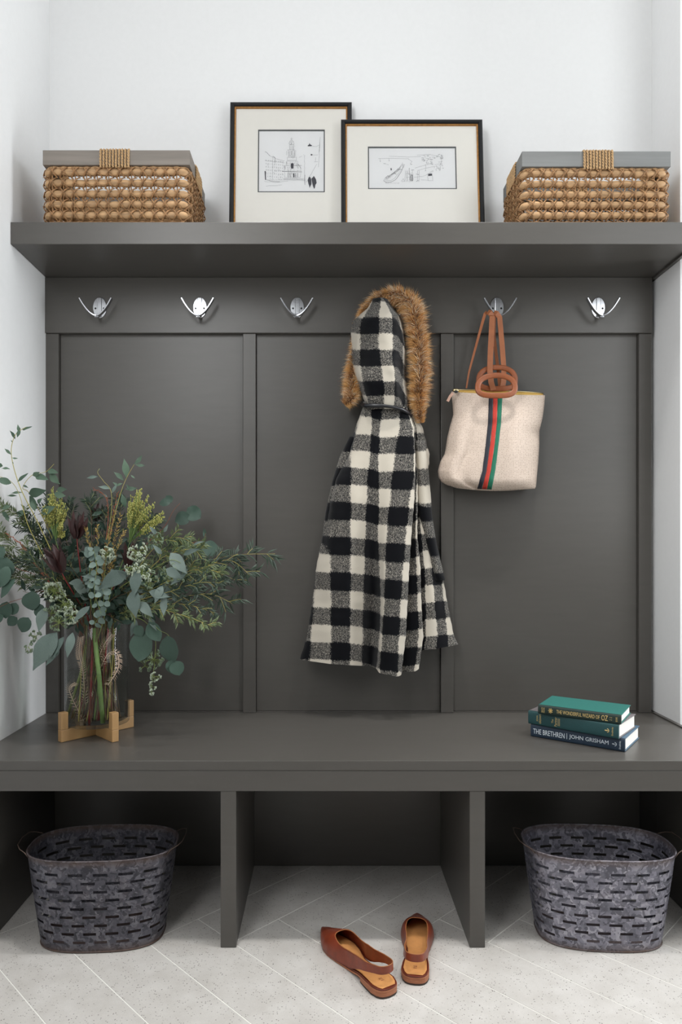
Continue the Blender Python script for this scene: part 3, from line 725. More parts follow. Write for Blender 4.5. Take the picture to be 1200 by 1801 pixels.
loft_tube(dens([(628, 768, .045), (612, 800, .04), (596, 845, .035), (585, 900, .032), (577, 955, .03), (574, 985, .03)]), lambda t: 12.5-1.5*t, lambda t: .022, u0=1.15, usc=.15).build('sleeve', M['plaid'], coat, smooth=True)
loft_tube(dens([(738, 775, .05), (742, 810, .048), (743, 850, .045), (747, 900, .042), (757, 950, .04), (769, 1000, .038), (774, 1020, .036)]), lambda t: 10+3*math.sin(math.pi*min(1, t*1.2))-1*t, lambda t: .026, u0=lambda y: 2.15 if y < 885 else (1.15 if y > 900 else lerp(2.15, 1.15, (y-885)/15)), usc=.16).build('sleeve', M['plaid'], coat, smooth=True)
# hood
VH = [(500, -1.2), (547.4, .5), (603.8, 2.5), (660.5, 4.5), (706, 6.3), (740, 7.6)]
hy = [526, 533, 542, 554, 566, 584, 605, 634, 656, 678, 705, 722]
def hc(xs, us, ds, dy): return dict(xs=xs, us=us if isinstance(us, list) else [us]*12, d=ds, dy=dy)
hood = [
 hc([655,651,646,632,621,617.4,618.5,617.5,620.5,630,641,650], [.9,.75,.6,.4,.25,.1,.1,.1,.2,.3,.5,.7], [.045]*12, -4),
 hc([658,655,650,640,632,629,629,629,632,638,646,653], [1.1,1.05,1,.9,.85,.85,.85,.85,.9,.95,1,1.1], [.075,.08,.09,.10,.10,.095,.088,.09,.10,.105,.10,.095], -1),
 hc([666,664,661,656,651,649,649,650,652,655,659,663], 1.5, [.09,.10,.115,.13,.14,.135,.13,.13,.135,.135,.12,.11], 0),
 hc([669,670,669.5,667.5,666.5,666.5,666.5,669,673,675,676,676], 2, [.095,.11,.125,.14,.15,.15,.145,.145,.145,.14,.125,.115], 0),
 hc([673,678,682,688,691,691,691,691,694,695,694,692], 3, [.09,.10,.12,.14,.148,.148,.145,.145,.145,.14,.12,.108], 0),
 hc([678,683,687,696,698,699,701,701,701,702,703,700], 3.5, [.08,.09,.105,.12,.125,.125,.12,.118,.12,.118,.10,.095], 2),
 hc([682,686,691,700,704,708,711.5,710.5,709.5,711,715,712], 4.1, [.06,.065,.07,.08,.085,.085,.085,.08,.08,.08,.07,.07], 22),
 hc([684,687,692,702,707,711.5,714,714,715,717,720,718], 4.6, [.04]*12, 27)]
mb = MB(); rows = []; uv = []; NV = 70
for i in range(NV+1):
    y = 526+(722-526)*i/NV; P = [(interp(list(zip(hy, c['xs'])), y), interp(list(zip(hy, c['d'])), y), interp(list(zip(hy, c['us'])), y), interp(VH, y-c['dy'])) for c in hood]
    row = []
    for k in range(len(P)-1):
        p0, p1, p2, p3 = P[max(k-1, 0)], P[k], P[k+1], P[min(k+2, len(P)-1)]
        for j in range(5 if k < len(P)-2 else 6):
            s = j/5; cr = lambda a, b, c_, d_: .5*((2*b)+(-a+c_)*s+(2*a-5*b+4*c_-d_)*s*s+(-a+3*b-3*c_+d_)*s**3)
            w_ = noise.noise(Vector((k+s, y*.03, 8)))*.006
            row.append(at(lerp(p1[0], p2[0], s)+.3*math.sin(y*.5), y-3*math.sin(math.pi*min(1, (k+s)/6)), YB_-cr(p0[1], p1[1], p2[1], p3[1])-w_)); uv.append((lerp(p1[2], p2[2], s), lerp(p1[3], p2[3], s)))
    for s in (.1, .5, .9): row.append(at(lerp(P[-1][0], P[0][0], s), y, YB_-.02)); uv.append((5+s, P[-1][3]))
    rows.append(row)
mb.grid(rows, close_u=True); mb.f.append(tuple(range(len(rows[0])-1, -1, -1))); mb.uv = uv
mb.build('hood', M['plaid'], coat, smooth=True)
MB().tube([at(638, 712, YB_-.075), at(646, 713.5, YB_-.108), at(660, 713.5, YB_-.118), at(676, 714, YB_-.122), at(692, 716, YB_-.118), at(706, 719.5, YB_-.105), at(716, 725, YB_-.08), at(722, 731, YB_-.06)],
          lambda t: .0072+.0012*math.sin(t*9), 10, flat=.8).build('neck_strap', M['black_leather'], coat, smooth=True)
# fur trim: a soft core with individual strands
fm = NT('fur_strands'); fm.b.inputs['Roughness'].default_value = .6; at_ = fm.n('ShaderNodeVertexColor', layer_name='Col'); fm.l(at_.outputs[0], fm.b.inputs['Base Color']); fm.b.inputs['Specular IOR Level'].default_value = .25
FP = [(606.5,712,.045,9),(617,700,.05,14),(619,680,.045,15),(622,655,.04,15),(624,630,.038,12),(628,600,.035,10),(634,568,.035,11),(646,544,.04,12),(664,528,.045,13),(684,521,.05,14.5),(704,522,.055,16),(720,534,.06,18),(729,552,.065,18.5),
      (733,580,.065,17.5),(737,610,.065,18),(739,640,.065,18),(739,668,.065,17.5),(737,692,.06,16.5),(737,712,.055,14),(739,730,.05,10),(740,744,.045,6)]
R = random.Random(11); fv = MB(); fv.col = []
def fpos(s):
    k = min(int(s), len(FP)-2); t = s-k; p0, p1, p2, p3 = FP[max(k-1,0)], FP[k], FP[k+1], FP[min(k+2, len(FP)-1)]
    return [.5*((2*b)+(-a+c_)*t+(2*a-5*b+4*c_-d_)*t*t+(-a+3*b-3*c_+d_)*t**3) for a, b, c_, d_ in zip(p0, p1, p2, p3)]
core = MB(); rows = []; core.col = []
for i in range(90):
    s = (len(FP)-1)*i/89; x, y, d, r = fpos(s); c = at(x, y, YB_-d); sc = c.y/F
    q = fpos(min(s+.05, len(FP)-1.001)); q0 = fpos(max(s-.05, 0)); T_ = (at(q[0], q[1], YB_-q[2])-at(q0[0], q0[1], YB_-q0[2])).normalized()
    a = T_.cross(Vector((0, 1, 0))).normalized(); b_ = T_.cross(a)
    rows.append([c+a*math.cos(2*math.pi*k/10)*r*sc*.55+b_*math.sin(2*math.pi*k/10)*r*sc*.55 for k in range(10)]); core.col += [lin((92, 62, 38))]*10
core.grid(rows, close_u=True); core.f += [tuple(range(9, -1, -1)), tuple(89*10+k for k in range(10))]
fv.v = core.v; fv.f = core.f; fv.col = core.col
pal = [lin(c) for c in ((226,168,100),(242,200,140),(204,138,76),(252,234,204),(176,114,62),(236,186,120))]
for _ in range(20000):
    s = R.random()*(len(FP)-1.001); x, y, d, r = fpos(s); c = at(x, y, YB_-d); sc = c.y/F
    q = fpos(min(s+.05, len(FP)-1.001)); q0 = fpos(max(s-.05, 0)); T_ = (at(q[0], q[1], YB_-q[2])-at(q0[0], q0[1], YB_-q0[2])).normalized()
    a = T_.cross(Vector((0, 1, 0))).normalized(); b_ = T_.cross(a)
    an = R.uniform(0, 2*math.pi); nrm = a*math.cos(an)+b_*math.sin(an)
    base = c+nrm*r*sc*.5; L = r*sc*R.uniform(.5, 1.05)*(1.35 if R.random() < .15 else 1)
    clump = noise.noise_vector(base*55)*.9
    dr = (nrm*.85-T_*.25*(1 if s > 5 else -1)+clump*.55+Vector((R.uniform(-1,1), R.uniform(-1,1), R.uniform(-1,1)-.35))*.22).normalized()
    dr2 = (dr+Vector((0, 0, -.35))-T_*.2+clump*.3).normalized()
    m1 = base+dr*L*.5; m2 = m1+dr2*L*.5; if_y = min(m2.y, 2.126); m2.y = if_y; m1.y = min(m1.y, 2.124)
    wv = dr.cross(Vector((0, 1, 0))); wv = wv.normalized()*R.uniform(.00022, .00042) if wv.length > 1e-3 else Vector((.0003, 0, 0))
    k = len(fv.v); fv.v += [base-wv, base+wv, m1-wv*.8, m1+wv*.8, m2]; fv.f += [(k, k+1, k+3, k+2), (k+2, k+3, k+4)]
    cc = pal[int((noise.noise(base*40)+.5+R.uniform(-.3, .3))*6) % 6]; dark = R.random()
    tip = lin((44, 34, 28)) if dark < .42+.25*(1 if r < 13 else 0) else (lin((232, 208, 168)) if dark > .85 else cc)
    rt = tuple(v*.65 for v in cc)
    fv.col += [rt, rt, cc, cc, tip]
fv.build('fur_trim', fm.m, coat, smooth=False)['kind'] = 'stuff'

# ---------------------------------------------------------------- tote bag
def canvas():
    t = NT('cream_perforated_canvas'); t.b.inputs['Roughness'].default_value = .7
    uv = t.n('ShaderNodeUVMap', uv_map='UVMap'); vo = t.n('ShaderNodeTexVoronoi'); vo.inputs['Scale'].default_value = 58; vo.inputs['Randomness'].default_value = .3; t.l(uv.outputs[0], vo.inputs[0])
    col = t.ramp(vo.outputs['Distance'], [(.12, lin((158, 136, 120))), (.34, lin((210, 192, 177)))]); t.l(col, t.b.inputs['Base Color'])
    t.bump(vo.outputs['Distance'], .35, .0008); return t.m
M['canvas'] = canvas()
M['tan_leather'] = mat('tan_leather', (140, 76, 40), .42, var=.12, scale=60, bump=.15)
M['tan_leather_edge'] = mat('light_tan_leather', (154, 92, 56), .5, var=.1)
M['navy'] = mat('navy_grosgrain', (30, 33, 44), .7, bump=.2, scale=300); M['red'] = mat('red_grosgrain', (188, 52, 36), .7, bump=.2, scale=300); M['grn'] = mat('green_grosgrain', (22, 108, 82), .7, bump=.2, scale=300)
M['zip_tape'] = mat('mustard_zip_tape', (204, 164, 84), .7, var=.1, scale=300); M['brass'] = mat('pale_brass', (206, 190, 150), .3, metal=1)
bag = thing('tote_bag', tuple(at(872, 690, 2.06)), 'cream perforated tote bag with navy, red and green stripes and tan leather handles', 'bag')
Lp = [(688.5,794),(699,795),(715,796.5),(729.7,797.4),(750,791.5),(771,786.6),(790,784),(799,782),(812,774.7),(829,770.3),(840,772),(847,776),(853,786),(858,803)]
Rp = [(690,957),(695,959),(715,957.5),(736,954.5),(758,949),(782,949),(800,948),(814,947),(835,945),(852,943.5),(858,942.5),(861,940)]
def bag_front(u, v):           # u 0..1 across, v 0..1 down; returns px, py, depth
    ytop = 689+6*u+1.5*math.sin(math.pi*u); ybot = 858.5+4.5*math.sin(math.pi*min(1, u*1.02))+1*u
    y = ytop+(ybot-ytop)*v; xl = interp(Lp, y-0 if v < 1 else 858); xr = interp(Rp, y)
    x = xl+(xr-xl)*u
    edge = (1-abs(2*u-1)**3.0); d = .028+(.022+.040*math.sin(math.pi*min(1, v*.62+.02))**.8)*edge**.7*(1-.75*max(0, (v-.88)/.12)**2)
    d += .016*math.exp(-((u-.13)/.07)**2)*(1-math.exp(-(v/.5)**2))      # fold along the left side
    d -= .018*math.exp(-((u-.24)/.05)**2)*max(0, (v-.35))
    d += .014*math.exp(-((u-.20-.2*(1-v))/.035)**2)*max(0, v-.62)*2     # crease at the lower left corner
    d += .010*math.exp(-((u-.72)/.12)**2)*math.sin(math.pi*v)+.004*math.sin(u*9+v*5)*v
    d -= .010*math.exp(-((v-.42)/.07)**2)*math.exp(-((u-1)/.1)**2)
    return x, y, d
NB, MV = 56, 60
rows = []; uv = []
for i in range(MV+1):
    v = i/MV; row = []
    for k in range(NB+1):
        u = k/NB; x, y, d = bag_front(u, v); row.append(at(x, y, YB_-d)); uv.append(((x-780)/170, (y-690)/170))
    xl, yl, _ = bag_front(0, v); xr, yr, _ = bag_front(1, v)
    for s in (0.03, .3, .5, .7, .97): row.append(at(lerp(xr, xl, s), lerp(yr, yl, s)-(2 if v == 0 else 0), YB_-.006)); uv.append((s, v))
    rows.append(row)
mb = MB(); mb.grid(rows, close_u=True); mb.f.append(tuple(MV*len(rows[0])+k for k in range(len(rows[0])))); mb.uv = uv
mb.build('bag_body', M['canvas'], bag, smooth=True)
def inv_u(px, py):             # bag u for a given photo x at height y
    v = (py-692)/168.0; best = min(range(401), key=lambda k: abs(bag_front(k/400, v)[0]-px)); return best/400
SX = [(701, (859.8, 867.6, 875.6, 884)), (740, (858.5, 866.5, 874.5, 882)), (782, (854.2, 862, 870, 877)), (825, (848.5, 856, 863.5, 871.5)), (861, (838.5, 847, 856, 864.6))]
for j, (nm, m_) in enumerate((('navy_stripe', 'navy'), ('red_stripe', 'red'), ('green_stripe', 'grn'))):
    rows = []
    for i in range(31):
        v = .02+.965*i/30; y = 692+168*v
        a = interp([(yy, q[j]) for yy, q in SX], y)+.25; b_ = interp([(yy, q[j+1]) for yy, q in SX], y)-.25
        ua, ub = inv_u(a, y), inv_u(b_, y); row = []
        for s in range(4):
            x, yy, d = bag_front(lerp(ua, ub, s/3), v); row.append(at(x, yy, YB_-d-.0012))
        rows.append(row)
    MB().grid(rows).build(nm, M[m_], bag, smooth=True, solid=.0008)
# mouth of the bag: zip tape, zip and pull
rows = []
for k in range(33):
    u = .05+.93*k/32; x, y, d = bag_front(u, 0); rows.append([at(x, y+1.5, YB_-d+.002), at(x, y-4.5*math.sin(math.pi*u)**.5-1, YB_-d+.010), at(x, y-5.5*math.sin(math.pi*u)**.5-2, YB_-.018)])
MB().grid(rows).build('zip_tape', M['zip_tape'], bag, smooth=True, solid=.0008)
MB().tube([Vector(r[1])+Vector((0, -.001, .0015)) for r in rows], .0016, 6).build('zip_teeth', M['brass'], bag, smooth=True)
c = at(802, 686.5, 2.075)
MB().sphere(c, .0085, 12, 8, (1.2, .7, .7)).build('zip_end_tab', M['brass'], bag, smooth=True)
MB().sphere(at(802.5, 689, 2.068), .0055, 10, 8, (1.15, .5, .75)).build('zip_end_hole', M['black_leather'], bag, smooth=True)
MB().ribbon([at(797, 691, 2.066), at(792, 697, 2.064), at(787.5, 706, 2.062)], .0042, .002, (0, 1, 0)).build('zip_pull', mat('pink_beige_leather', (176, 140, 122), .5), bag, bevel=.0005)
# leather ring handles
def ring(cx, cy, Y, w_, h_, r, lean, name):
    mb = MB(); P = []; n = 56
    for k in range(n+1):
        a = 2*math.pi*k/n; ca, sa = math.cos(a), math.sin(a)
        ex = math.copysign(abs(ca)**(.9 if sa > 0 else .62), ca); ey = math.copysign(abs(sa)**(.9 if sa > 0 else .7), sa)
        yy = cy-h_/2*ey*(1.12 if sa > 0 else .80)
        P.append(at(cx+w_/2*ex, yy, Y+lean*sa))
    vs_ = []
    for i in range(n):
        t = (P[(i+1) % n]-P[i-1]).normalized(); a = t.cross(Vector((0, 1, 0))).normalized(); b_ = Vector((0, 1, 0))
        for k in range(10):
            q = 2*math.pi*k/10; vs_.append(P[i]+a*math.copysign(abs(math.cos(q))**.6, math.cos(q))*r+b_*math.copysign(abs(math.sin(q))**.6, math.sin(q))*.0042)
    mb.add(vs_, [(i*10+k, i*10+(k+1) % 10, ((i+1) % n)*10+(k+1) % 10, ((i+1) % n)*10+k) for i in range(n) for k in range(10)])
    return mb.build(name, M['tan_leather'], bag, smooth=True)
ring(873.3, 681, 2.030, 65.5, 37, .0084, .006, 'ring_handle'); ring(874.5, 668, 2.085, 64, 39, .0082, .004, 'ring_handle')
# shoulder straps looped over the hook
S_ = lambda pts, h, nm='strap': MB().ribbon([at(*p) for p in pts], h, .0026, (0, 1, 0)).build(nm, M['tan_leather_edge' if nm == 'strap' else 'tan_leather'], bag, bevel=.0005)
HK = 2.088
S_([(857, 549, HK+.004), (853.5, 552, HK-.004), (850, 563, HK), (842, 592, 2.10), (833, 625, 2.112), (825, 655, 2.112), (820.5, 683, 2.105)], lambda t: .0052-.0028*t)
S_([(858, 549, HK-.006), (862, 550, HK-.012), (866, 556, HK-.006), (865, 580, 2.083), (863, 620, 2.08), (862, 650, 2.08), (864, 672, 2.075), (868, 686, 2.07)], .0085)
S_([(865, 552, 2.085), (870, 556, 2.085), (869, 590, 2.10), (873, 625, 2.105), (877, 655, 2.105), (880, 686, 2.10)], .0050)
S_([(869, 550, HK-.004), (874, 551, HK-.010), (879, 558, HK-.006), (881, 580, 2.088), (884, 615, 2.088), (886.5, 650, 2.090), (886, 672, 2.085), (883, 686, 2.08)], .0078)
# ---------------------------------------------------------------- slotted galvanised tubs in the cubbies
def galv(name, dark):
    t = NT(name); t.b.inputs['Metallic'].default_value = .75; t.b.inputs['Roughness'].default_value = .5
    vo = t.n('ShaderNodeTexVoronoi'); vo.inputs['Scale'].default_value = 105; tc = t.n('ShaderNodeTexCoord')
    nz = t.n('ShaderNodeTexNoise'); nz.inputs['Scale'].default_value = 40; t.l(tc.outputs['Object'], nz.inputs[0])
    mx = t.n('ShaderNodeMixRGB'); mx.inputs[0].default_value = .06; t.l(tc.outputs['Object'], mx.inputs[1]); t.l(nz.outputs['Color'], mx.inputs[2]); t.l(mx.outputs[0], vo.inputs[0])
    sep = t.n('ShaderNodeSeparateColor'); t.l(vo.outputs['Color'], sep.inputs[0])
    n2 = t.noise(28, 4); f = t.math('ADD', t.math('MULTIPLY', sep.outputs[0], .45), t.math('MULTIPLY', n2, .6))
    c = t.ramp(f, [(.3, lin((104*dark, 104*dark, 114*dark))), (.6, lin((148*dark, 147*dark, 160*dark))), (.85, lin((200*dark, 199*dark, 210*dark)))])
    # rust towards the rim and the foot (attribute holds the height fraction)
    at_ = t.n('ShaderNodeVertexColor', layer_name='Col'); s3 = t.n('ShaderNodeSeparateColor'); t.l(at_.outputs[0], s3.inputs[0])
    rz = t.math('ADD', s3.outputs[0], t.math('MULTIPLY', t.math('SUBTRACT', n2, .5), .9), clamp=True)
    m2 = t.n('ShaderNodeMixRGB'); t.l(rz, m2.inputs[0]); t.l(c, m2.inputs[1]); m2.inputs[2].default_value = (*lin((84, 64, 52)), 1); t.l(m2.outputs[0], t.b.inputs['Base Color'])
    t.l(t.math('SUBTRACT', .8, t.math('MULTIPLY', rz, .65)), t.b.inputs['Metallic']); t.bump(n2, .06, .0006)
    return t.m
M['galv_l_shaded'] = galv('aged_galvanised_steel_shade_tint', .66); M['galv_r'] = galv('aged_galvanised_steel', .92)  # same steel twice; left copy darkened, its weaker light put into the colour
M['rusty_wire'] = mat('rusty_wire', (86, 72, 64), .5, metal=.6, var=.25)
def tub(cx, cy, rot, at_, bt, ab, bb, h, m, label):
    # half sizes at the rim (at_, bt) and foot (ab, bb); stadium-like superellipse
    t_ = thing('slotted_metal_tub', (cx, cy, 0), label, 'basket', 'oval slotted metal tubs in the cubbies')
    ca, sa = math.cos(rot), math.sin(rot)
    def pt(s, z, off=0):
        f = z/h; A = ab+(at_-ab)*f**.9+off; B = bb+(bt-bb)*f**.9+off
        c_, d_ = math.cos(s), math.sin(s); x = A*math.copysign(abs(c_)**.72, c_); y = B*math.copysign(abs(d_)**.72, d_)
        return Vector((cx+x*ca-y*sa, cy+x*sa+y*ca, z+.0006))
    # equal arc parametrisation at mid height
    NS = 2400; P = [pt(2*math.pi*i/NS, h/2) for i in range(NS+1)]; cum = [0]
    for a, b_ in zip(P, P[1:]): cum.append(cum[-1]+(b_-a).length)
    NP = 16; K = 12; M_ = NP*K; ang = []; j = 0
    for i in range(M_):
        L = cum[-1]*i/M_
        while cum[j+1] < L: j += 1
        ang.append(2*math.pi*(j+(L-cum[j])/(cum[j+1]-cum[j]))/NS)
    rowsN = 9; zlo, zhi = .026, h-.034; pitch = (zhi-zlo)/(rowsN-1); sh_ = .0033
    zs = [0, .004, .012]; kinds = [0, 0, 0]
    for r in range(rowsN):
        zc = zlo+pitch*r; zs += [zc-sh_, zc+sh_]; kinds += [('s', r), 0]
    zs += [h-.018, h-.006, h]; kinds += [0, 0]
    # kinds[i] belongs to the band between zs[i] and zs[i+1]
    mb = MB(); rows = []; mb.col = []
    for z in zs:
        rows.append([pt(a, z) for a in ang]); f = z/h
        ru = max(0, 1-(h-z)/.019)*.8+max(0, 1-z/.019)*.7; mb.col += [(ru, f, 0)]*M_
    mb.v = [p for r in rows for p in r]
    kk = [0, 0, 0]
    for i in range(len(zs)-1):
        k = None
        for r in range(rowsN):
            if abs(zs[i]-(zlo+pitch*r-sh_)) < 1e-6: k = r
        for q in range(M_):
            if k is not None:
                ph = (q+(K//2 if k % 2 else 0)) % K
                if ph < 7: continue
            mb.f.append((i*M_+q, i*M_+(q+1) % M_, (i+1)*M_+(q+1) % M_, (i+1)*M_+q))
    mb.f.append(tuple(range(M_-1, -1, -1)))
    mb.build('tub_wall', m, t_, solid=.0010)
    rim = MB(); rim.tube([pt(a, h, .0012) for a in ang]+[pt(ang[0], h, .0012)], .0022, 8, caps=False); rim.col = [(.45, 1, 0)]*len(rim.v)
    rim.build('rolled_rim', m, t_, smooth=True)
    ft = MB(); ft.tube([pt(a, .0022, .0006) for a in ang]+[pt(ang[0], .0022, .0006)], .0022, 8, caps=False); ft.col = [(.8, 0, 0)]*len(ft.v)
    ft.build('foot_bead', m, t_, smooth=True)
    for sgn in (1, -1):
        def q(x, y, z): 
            X = sgn*(at_+x); return Vector((cx+X*ca-y*sa, cy+X*sa+y*ca, z))
        pth = [q(-.014, -.062, h-.006), q(-.004, -.058, h+.004), q(.010, -.052, h+.010), q(.020, -.038, h+.015), q(.024, 0, h+.017), q(.020, .038, h+.015), q(.010, .052, h+.010), q(-.004, .058, h+.004), q(-.014, .062, h-.006)]
        MB().tube(pth, .0012, 6).build('wire_handle', M['rusty_wire'], t_, smooth=True)
    return t_
tub(-.560, 1.733, math.radians(3), .181, .107, .149, .088, .228, M['galv_l_shaded'], 'galvanised oval slotted tub in the left cubby, shade put into its colour')
tub(.690, 1.735, math.radians(-4), .181, .107, .149, .088, .228, M['galv_r'], 'galvanised oval slotted tub with rusty rim in the right cubby')

# ---------------------------------------------------------------- pointed slingback flats on the floor
M['cognac'] = mat('cognac_leather', (122, 52, 30), .38, var=.16, scale=55, bump=.25)
M['cognac_dark'] = mat('dark_cognac_piping', (98, 42, 28), .35, var=.1)
M['insole'] = mat('tan_insole', (206, 146, 88), .5, var=.08, scale=60)
M['lining'] = mat('shoe_lining', (156, 98, 56), .6, var=.1)
M['stack'] = mat('stacked_leather_sole', (158, 98, 66), .5, var=.12, scale=40, stretch=(1, 1, 12)); M['rubber'] = mat('dark_rubber_sole', (56, 44, 38), .7)
def shoe(hx, hy, tx, ty, mir, label, sling_z, sling_shift):
    # local frame: x along heel (0) -> toe (1), y to the inner side
    L_ = math.dist((hx, hy), (tx, ty)); a = math.atan2(ty-hy, tx-hx); ca, sa = math.cos(a), math.sin(a)
    s_ = thing('slingback_flat', (hx, hy, 0), label, 'shoe', 'pair of brown slingback flats')
    def W(x, y, z): X = x*L_; Y = y*mir; return Vector((hx+X*ca-Y*sa, hy+X*sa+Y*ca, z))
    # half widths (outer, inner) along the length
    out_ = [(0, .0), (.003, .009), (.010, .0155), (.022, .021), (.05, .0265), (.10, .0305), (.2, .030), (.32, .0265), (.45, .029), (.58, .037), (.68, .041), (.76, .039), (.85, .029), (.93, .016), (.98, .007), (1, .0015)]
    inn_ = [(0, .0), (.003, .009), (.010, .0155), (.022, .021), (.05, .0265), (.10, .0305), (.2, .028), (.32, .022), (.45, .024), (.58, .034), (.68, .037), (.76, .033), (.85, .023), (.93, .0125), (.98, .006), (1, .0015)]
    xs_ = [0, .0012, .003, .006, .010, .016, .022, .034, .05, .07, .1, .15, .2, .26, .32, .38, .45, .52, .58, .63, .68, .72, .76, .81, .85, .89, .93, .96, .98, 1]
    def outline(off=0): return [(x, interp(out_, x)+off) for x in xs_]+[(x, -interp(inn_, x)-off) for x in reversed(xs_[1:-1])]
    def slab(z0, z1, off, x0=0, x1=1, m=None, nm='sole', lift=lambda x: 0, bev=0):
        ol = [(x, y) for x, y in outline(off) if x0 <= x <= x1]; o2 = []
        for p in ol:
            if not o2 or math.dist(p, o2[-1]) > 1e-5: o2.append(p)
        n = len(o2); mb = MB(); mb.add([W(x, y, z0+lift(x)) for x, y in o2]+[W(x, y, z1+lift(x)) for x, y in o2], [tuple(range(n-1, -1, -1)), tuple(range(n, 2*n))]+[(i, (i+1) % n, n+(i+1) % n, n+i) for i in range(n)])
        return mb.build(nm, m, s_, bevel=bev)
    up = lambda x: .006*max(0, (x-.7)/.3)**2+.0006
    slab(0, .0035, .001, 0, .27, M['rubber'], 'heel_cap', lambda x: .0006)
    slab(.0036, .0125, .0012, 0, .28, M['stack'], 'heel', lambda x: .0006, .0008)
    slope = lambda x: up(x)+.0125*(1 if x < .24 else max(0, 1-(x-.24)/.2)**1.3 if x < .44 else 0)
    slab(0, .0042, .0016, 0, 1, M['stack'], 'sole', slope, .0008)
    slab(.0043, .0075, .0004, 0, .58, M['cognac_dark'], 'footbed_piping', slope, .0012)
    slab(.0076, .0090, -.0040, .018, .97, M['insole'], 'insole', slope, .0005)
    mb = MB()
    for p, q in (((.10, -.004), (.10, .004)), ((.11, -.003), (.125, .003)), ((.13, -.004), (.13, .003)), ((.115, .004), (.135, .004))): mb.tube([W(p[0], p[1], slope(.1)+.0092), W(q[0], q[1], slope(.1)+.0092)], .0004, 4)
    mb.build('stamped_mark', M['cognac'], s_)
    # upper: one continuous band from the toe along both sides and round the heel
    th_x = .70
    def ss(t): t = max(0, min(1, t)); return t*t*(3-2*t)
    def prof(side, x, f):
        wd = (interp(out_, min(x, 1)) if side == 0 else interp(inn_, min(x, 1)))+.0016
        wd = max(wd*interp([(.09, .74), (.2, .92), (.34, 1)], x), .0012)
        crown = interp([(.4, .050), (.55, .050), (.64, .050), (.70, .046), (.78, .036), (.86, .026), (.94, .018), (1.0, .010)], x)+slope(min(x, 1))*.3
        op = 0 if x >= th_x else math.sqrt(1-max(0, (x-.52)/(th_x-.52))**2)
        lim = op*.46; g_ = 1-(1-lim)*f; an = (1-g_)*math.pi/2
        y = math.cos(an)**.72*wd if f < 1 or lim > 0 else 0.0
        z0_ = slope(min(x, 1))+.0035; z = z0_+(crown-z0_)*math.sin(an)**.85
        lo = interp([(.09, sling_z-.006), (.2, .036), (.28, .027), (.34, .018), (.40, .010), (.46, .0075)], x); hi = interp([(.09, sling_z+.011), (.2, .056), (.36, .049), (.5, .044), (.6, .042)], x)
        b_ = ss((.60-x)/.2)
        y = lerp(y, wd*(1-.08*f), b_); z = lerp(z, lerp(lo, hi, f), b_)
        return (1 if side == 0 else -1)*y+sling_shift*max(0, .4-x), z
    NF = 12
    XF = [1.003, .995, .98, .96, .93, .90, .87, .84, .81, .785, .765, .745, .725, .71, .70, .698, .693, .685, .672, .655, .63, .60, .57, .54, .51, .48, .45, .42, .39, .36, .33, .30, .27, .24, .20, .16, .12, .09]
    rr = [[W(x, *prof(0, x, i/NF)) for i in range(NF+1)] for x in XF]; mid_ = []
    y0, y1 = prof(0, .09, .5)[0], prof(1, .09, .5)[0]
    for k in range(1, 12):
        a_ = math.pi*k/12; xx = .09-.066*math.sin(a_); yy = (y0+y1)/2+(y0-y1)/2*math.cos(a_)
        rr.append([W(xx, yy*(1-.06*i/NF), lerp(sling_z-.006, sling_z+.011, i/NF)+.003*math.sin(a_)) for i in range(NF+1)])
    rr += [[W(x, *prof(1, x, i/NF)) for i in range(NF+1)] for x in reversed(XF)]
    MB().grid(rr).build('upper', M['cognac'], s_, smooth=True, solid=.0016)
    k0 = XF.index(.70); pe = [r[-1] for r in rr[k0:len(rr)-k0]]
    MB().tube(pe, .0011, 5).build('edge_binding', M['lining'], s_, smooth=True)
    return s_
shoe(.142, 1.482, -.006, 1.735, 1, 'brown slingback flat lying at an angle, left one of the pair, toe to the left', .052, .0)
shoe(.200, 1.522, .243, 1.800, -1, 'brown slingback flat pointing straight under the bench, right one of the pair', .052, .0)
# ---------------------------------------------------------------- vase on a crossed stand
VC = (-.634, 1.900); VR = .0865; VB = BZ+.034; VT = .765
def clear(name, ior, tint, rough=.0):
    t = NT(name); tr = t.n('ShaderNodeBsdfTransparent'); tr.inputs[0].default_value = (*tint, 1); gl = t.n('ShaderNodeBsdfGlossy'); gl.inputs['Roughness'].default_value = rough
    lw = t.n('ShaderNodeLayerWeight'); mx = t.n('ShaderNodeMixShader'); out = t.t.nodes['Material Output']
    t.l(t.math('ADD', t.math('MULTIPLY', t.math('POWER', lw.outputs['Facing'], 4.5), .75*(ior-1)/.42), .02*(ior-1)/.42), mx.inputs[0]); t.l(tr.outputs[0], mx.inputs[1]); t.l(gl.outputs[0], mx.inputs[2]); t.l(mx.outputs[0], out.inputs[0]); return t.m
M['glass'] = clear('clear_glass', 1.42, (.955, .965, .96)); M['water'] = clear('vase_water', 1.18, (.94, .95, .93))
M['gold_wood'] = mat('golden_stained_wood', (166, 130, 86), .38, var=.09, scale=30, stretch=(1, 1, .3), bump=.08)
stand = thing('vase_stand', (VC[0], VC[1], BZ), 'golden crossed wooden stand with four upright posts under the glass vase', 'stand')
from mathutils import Matrix
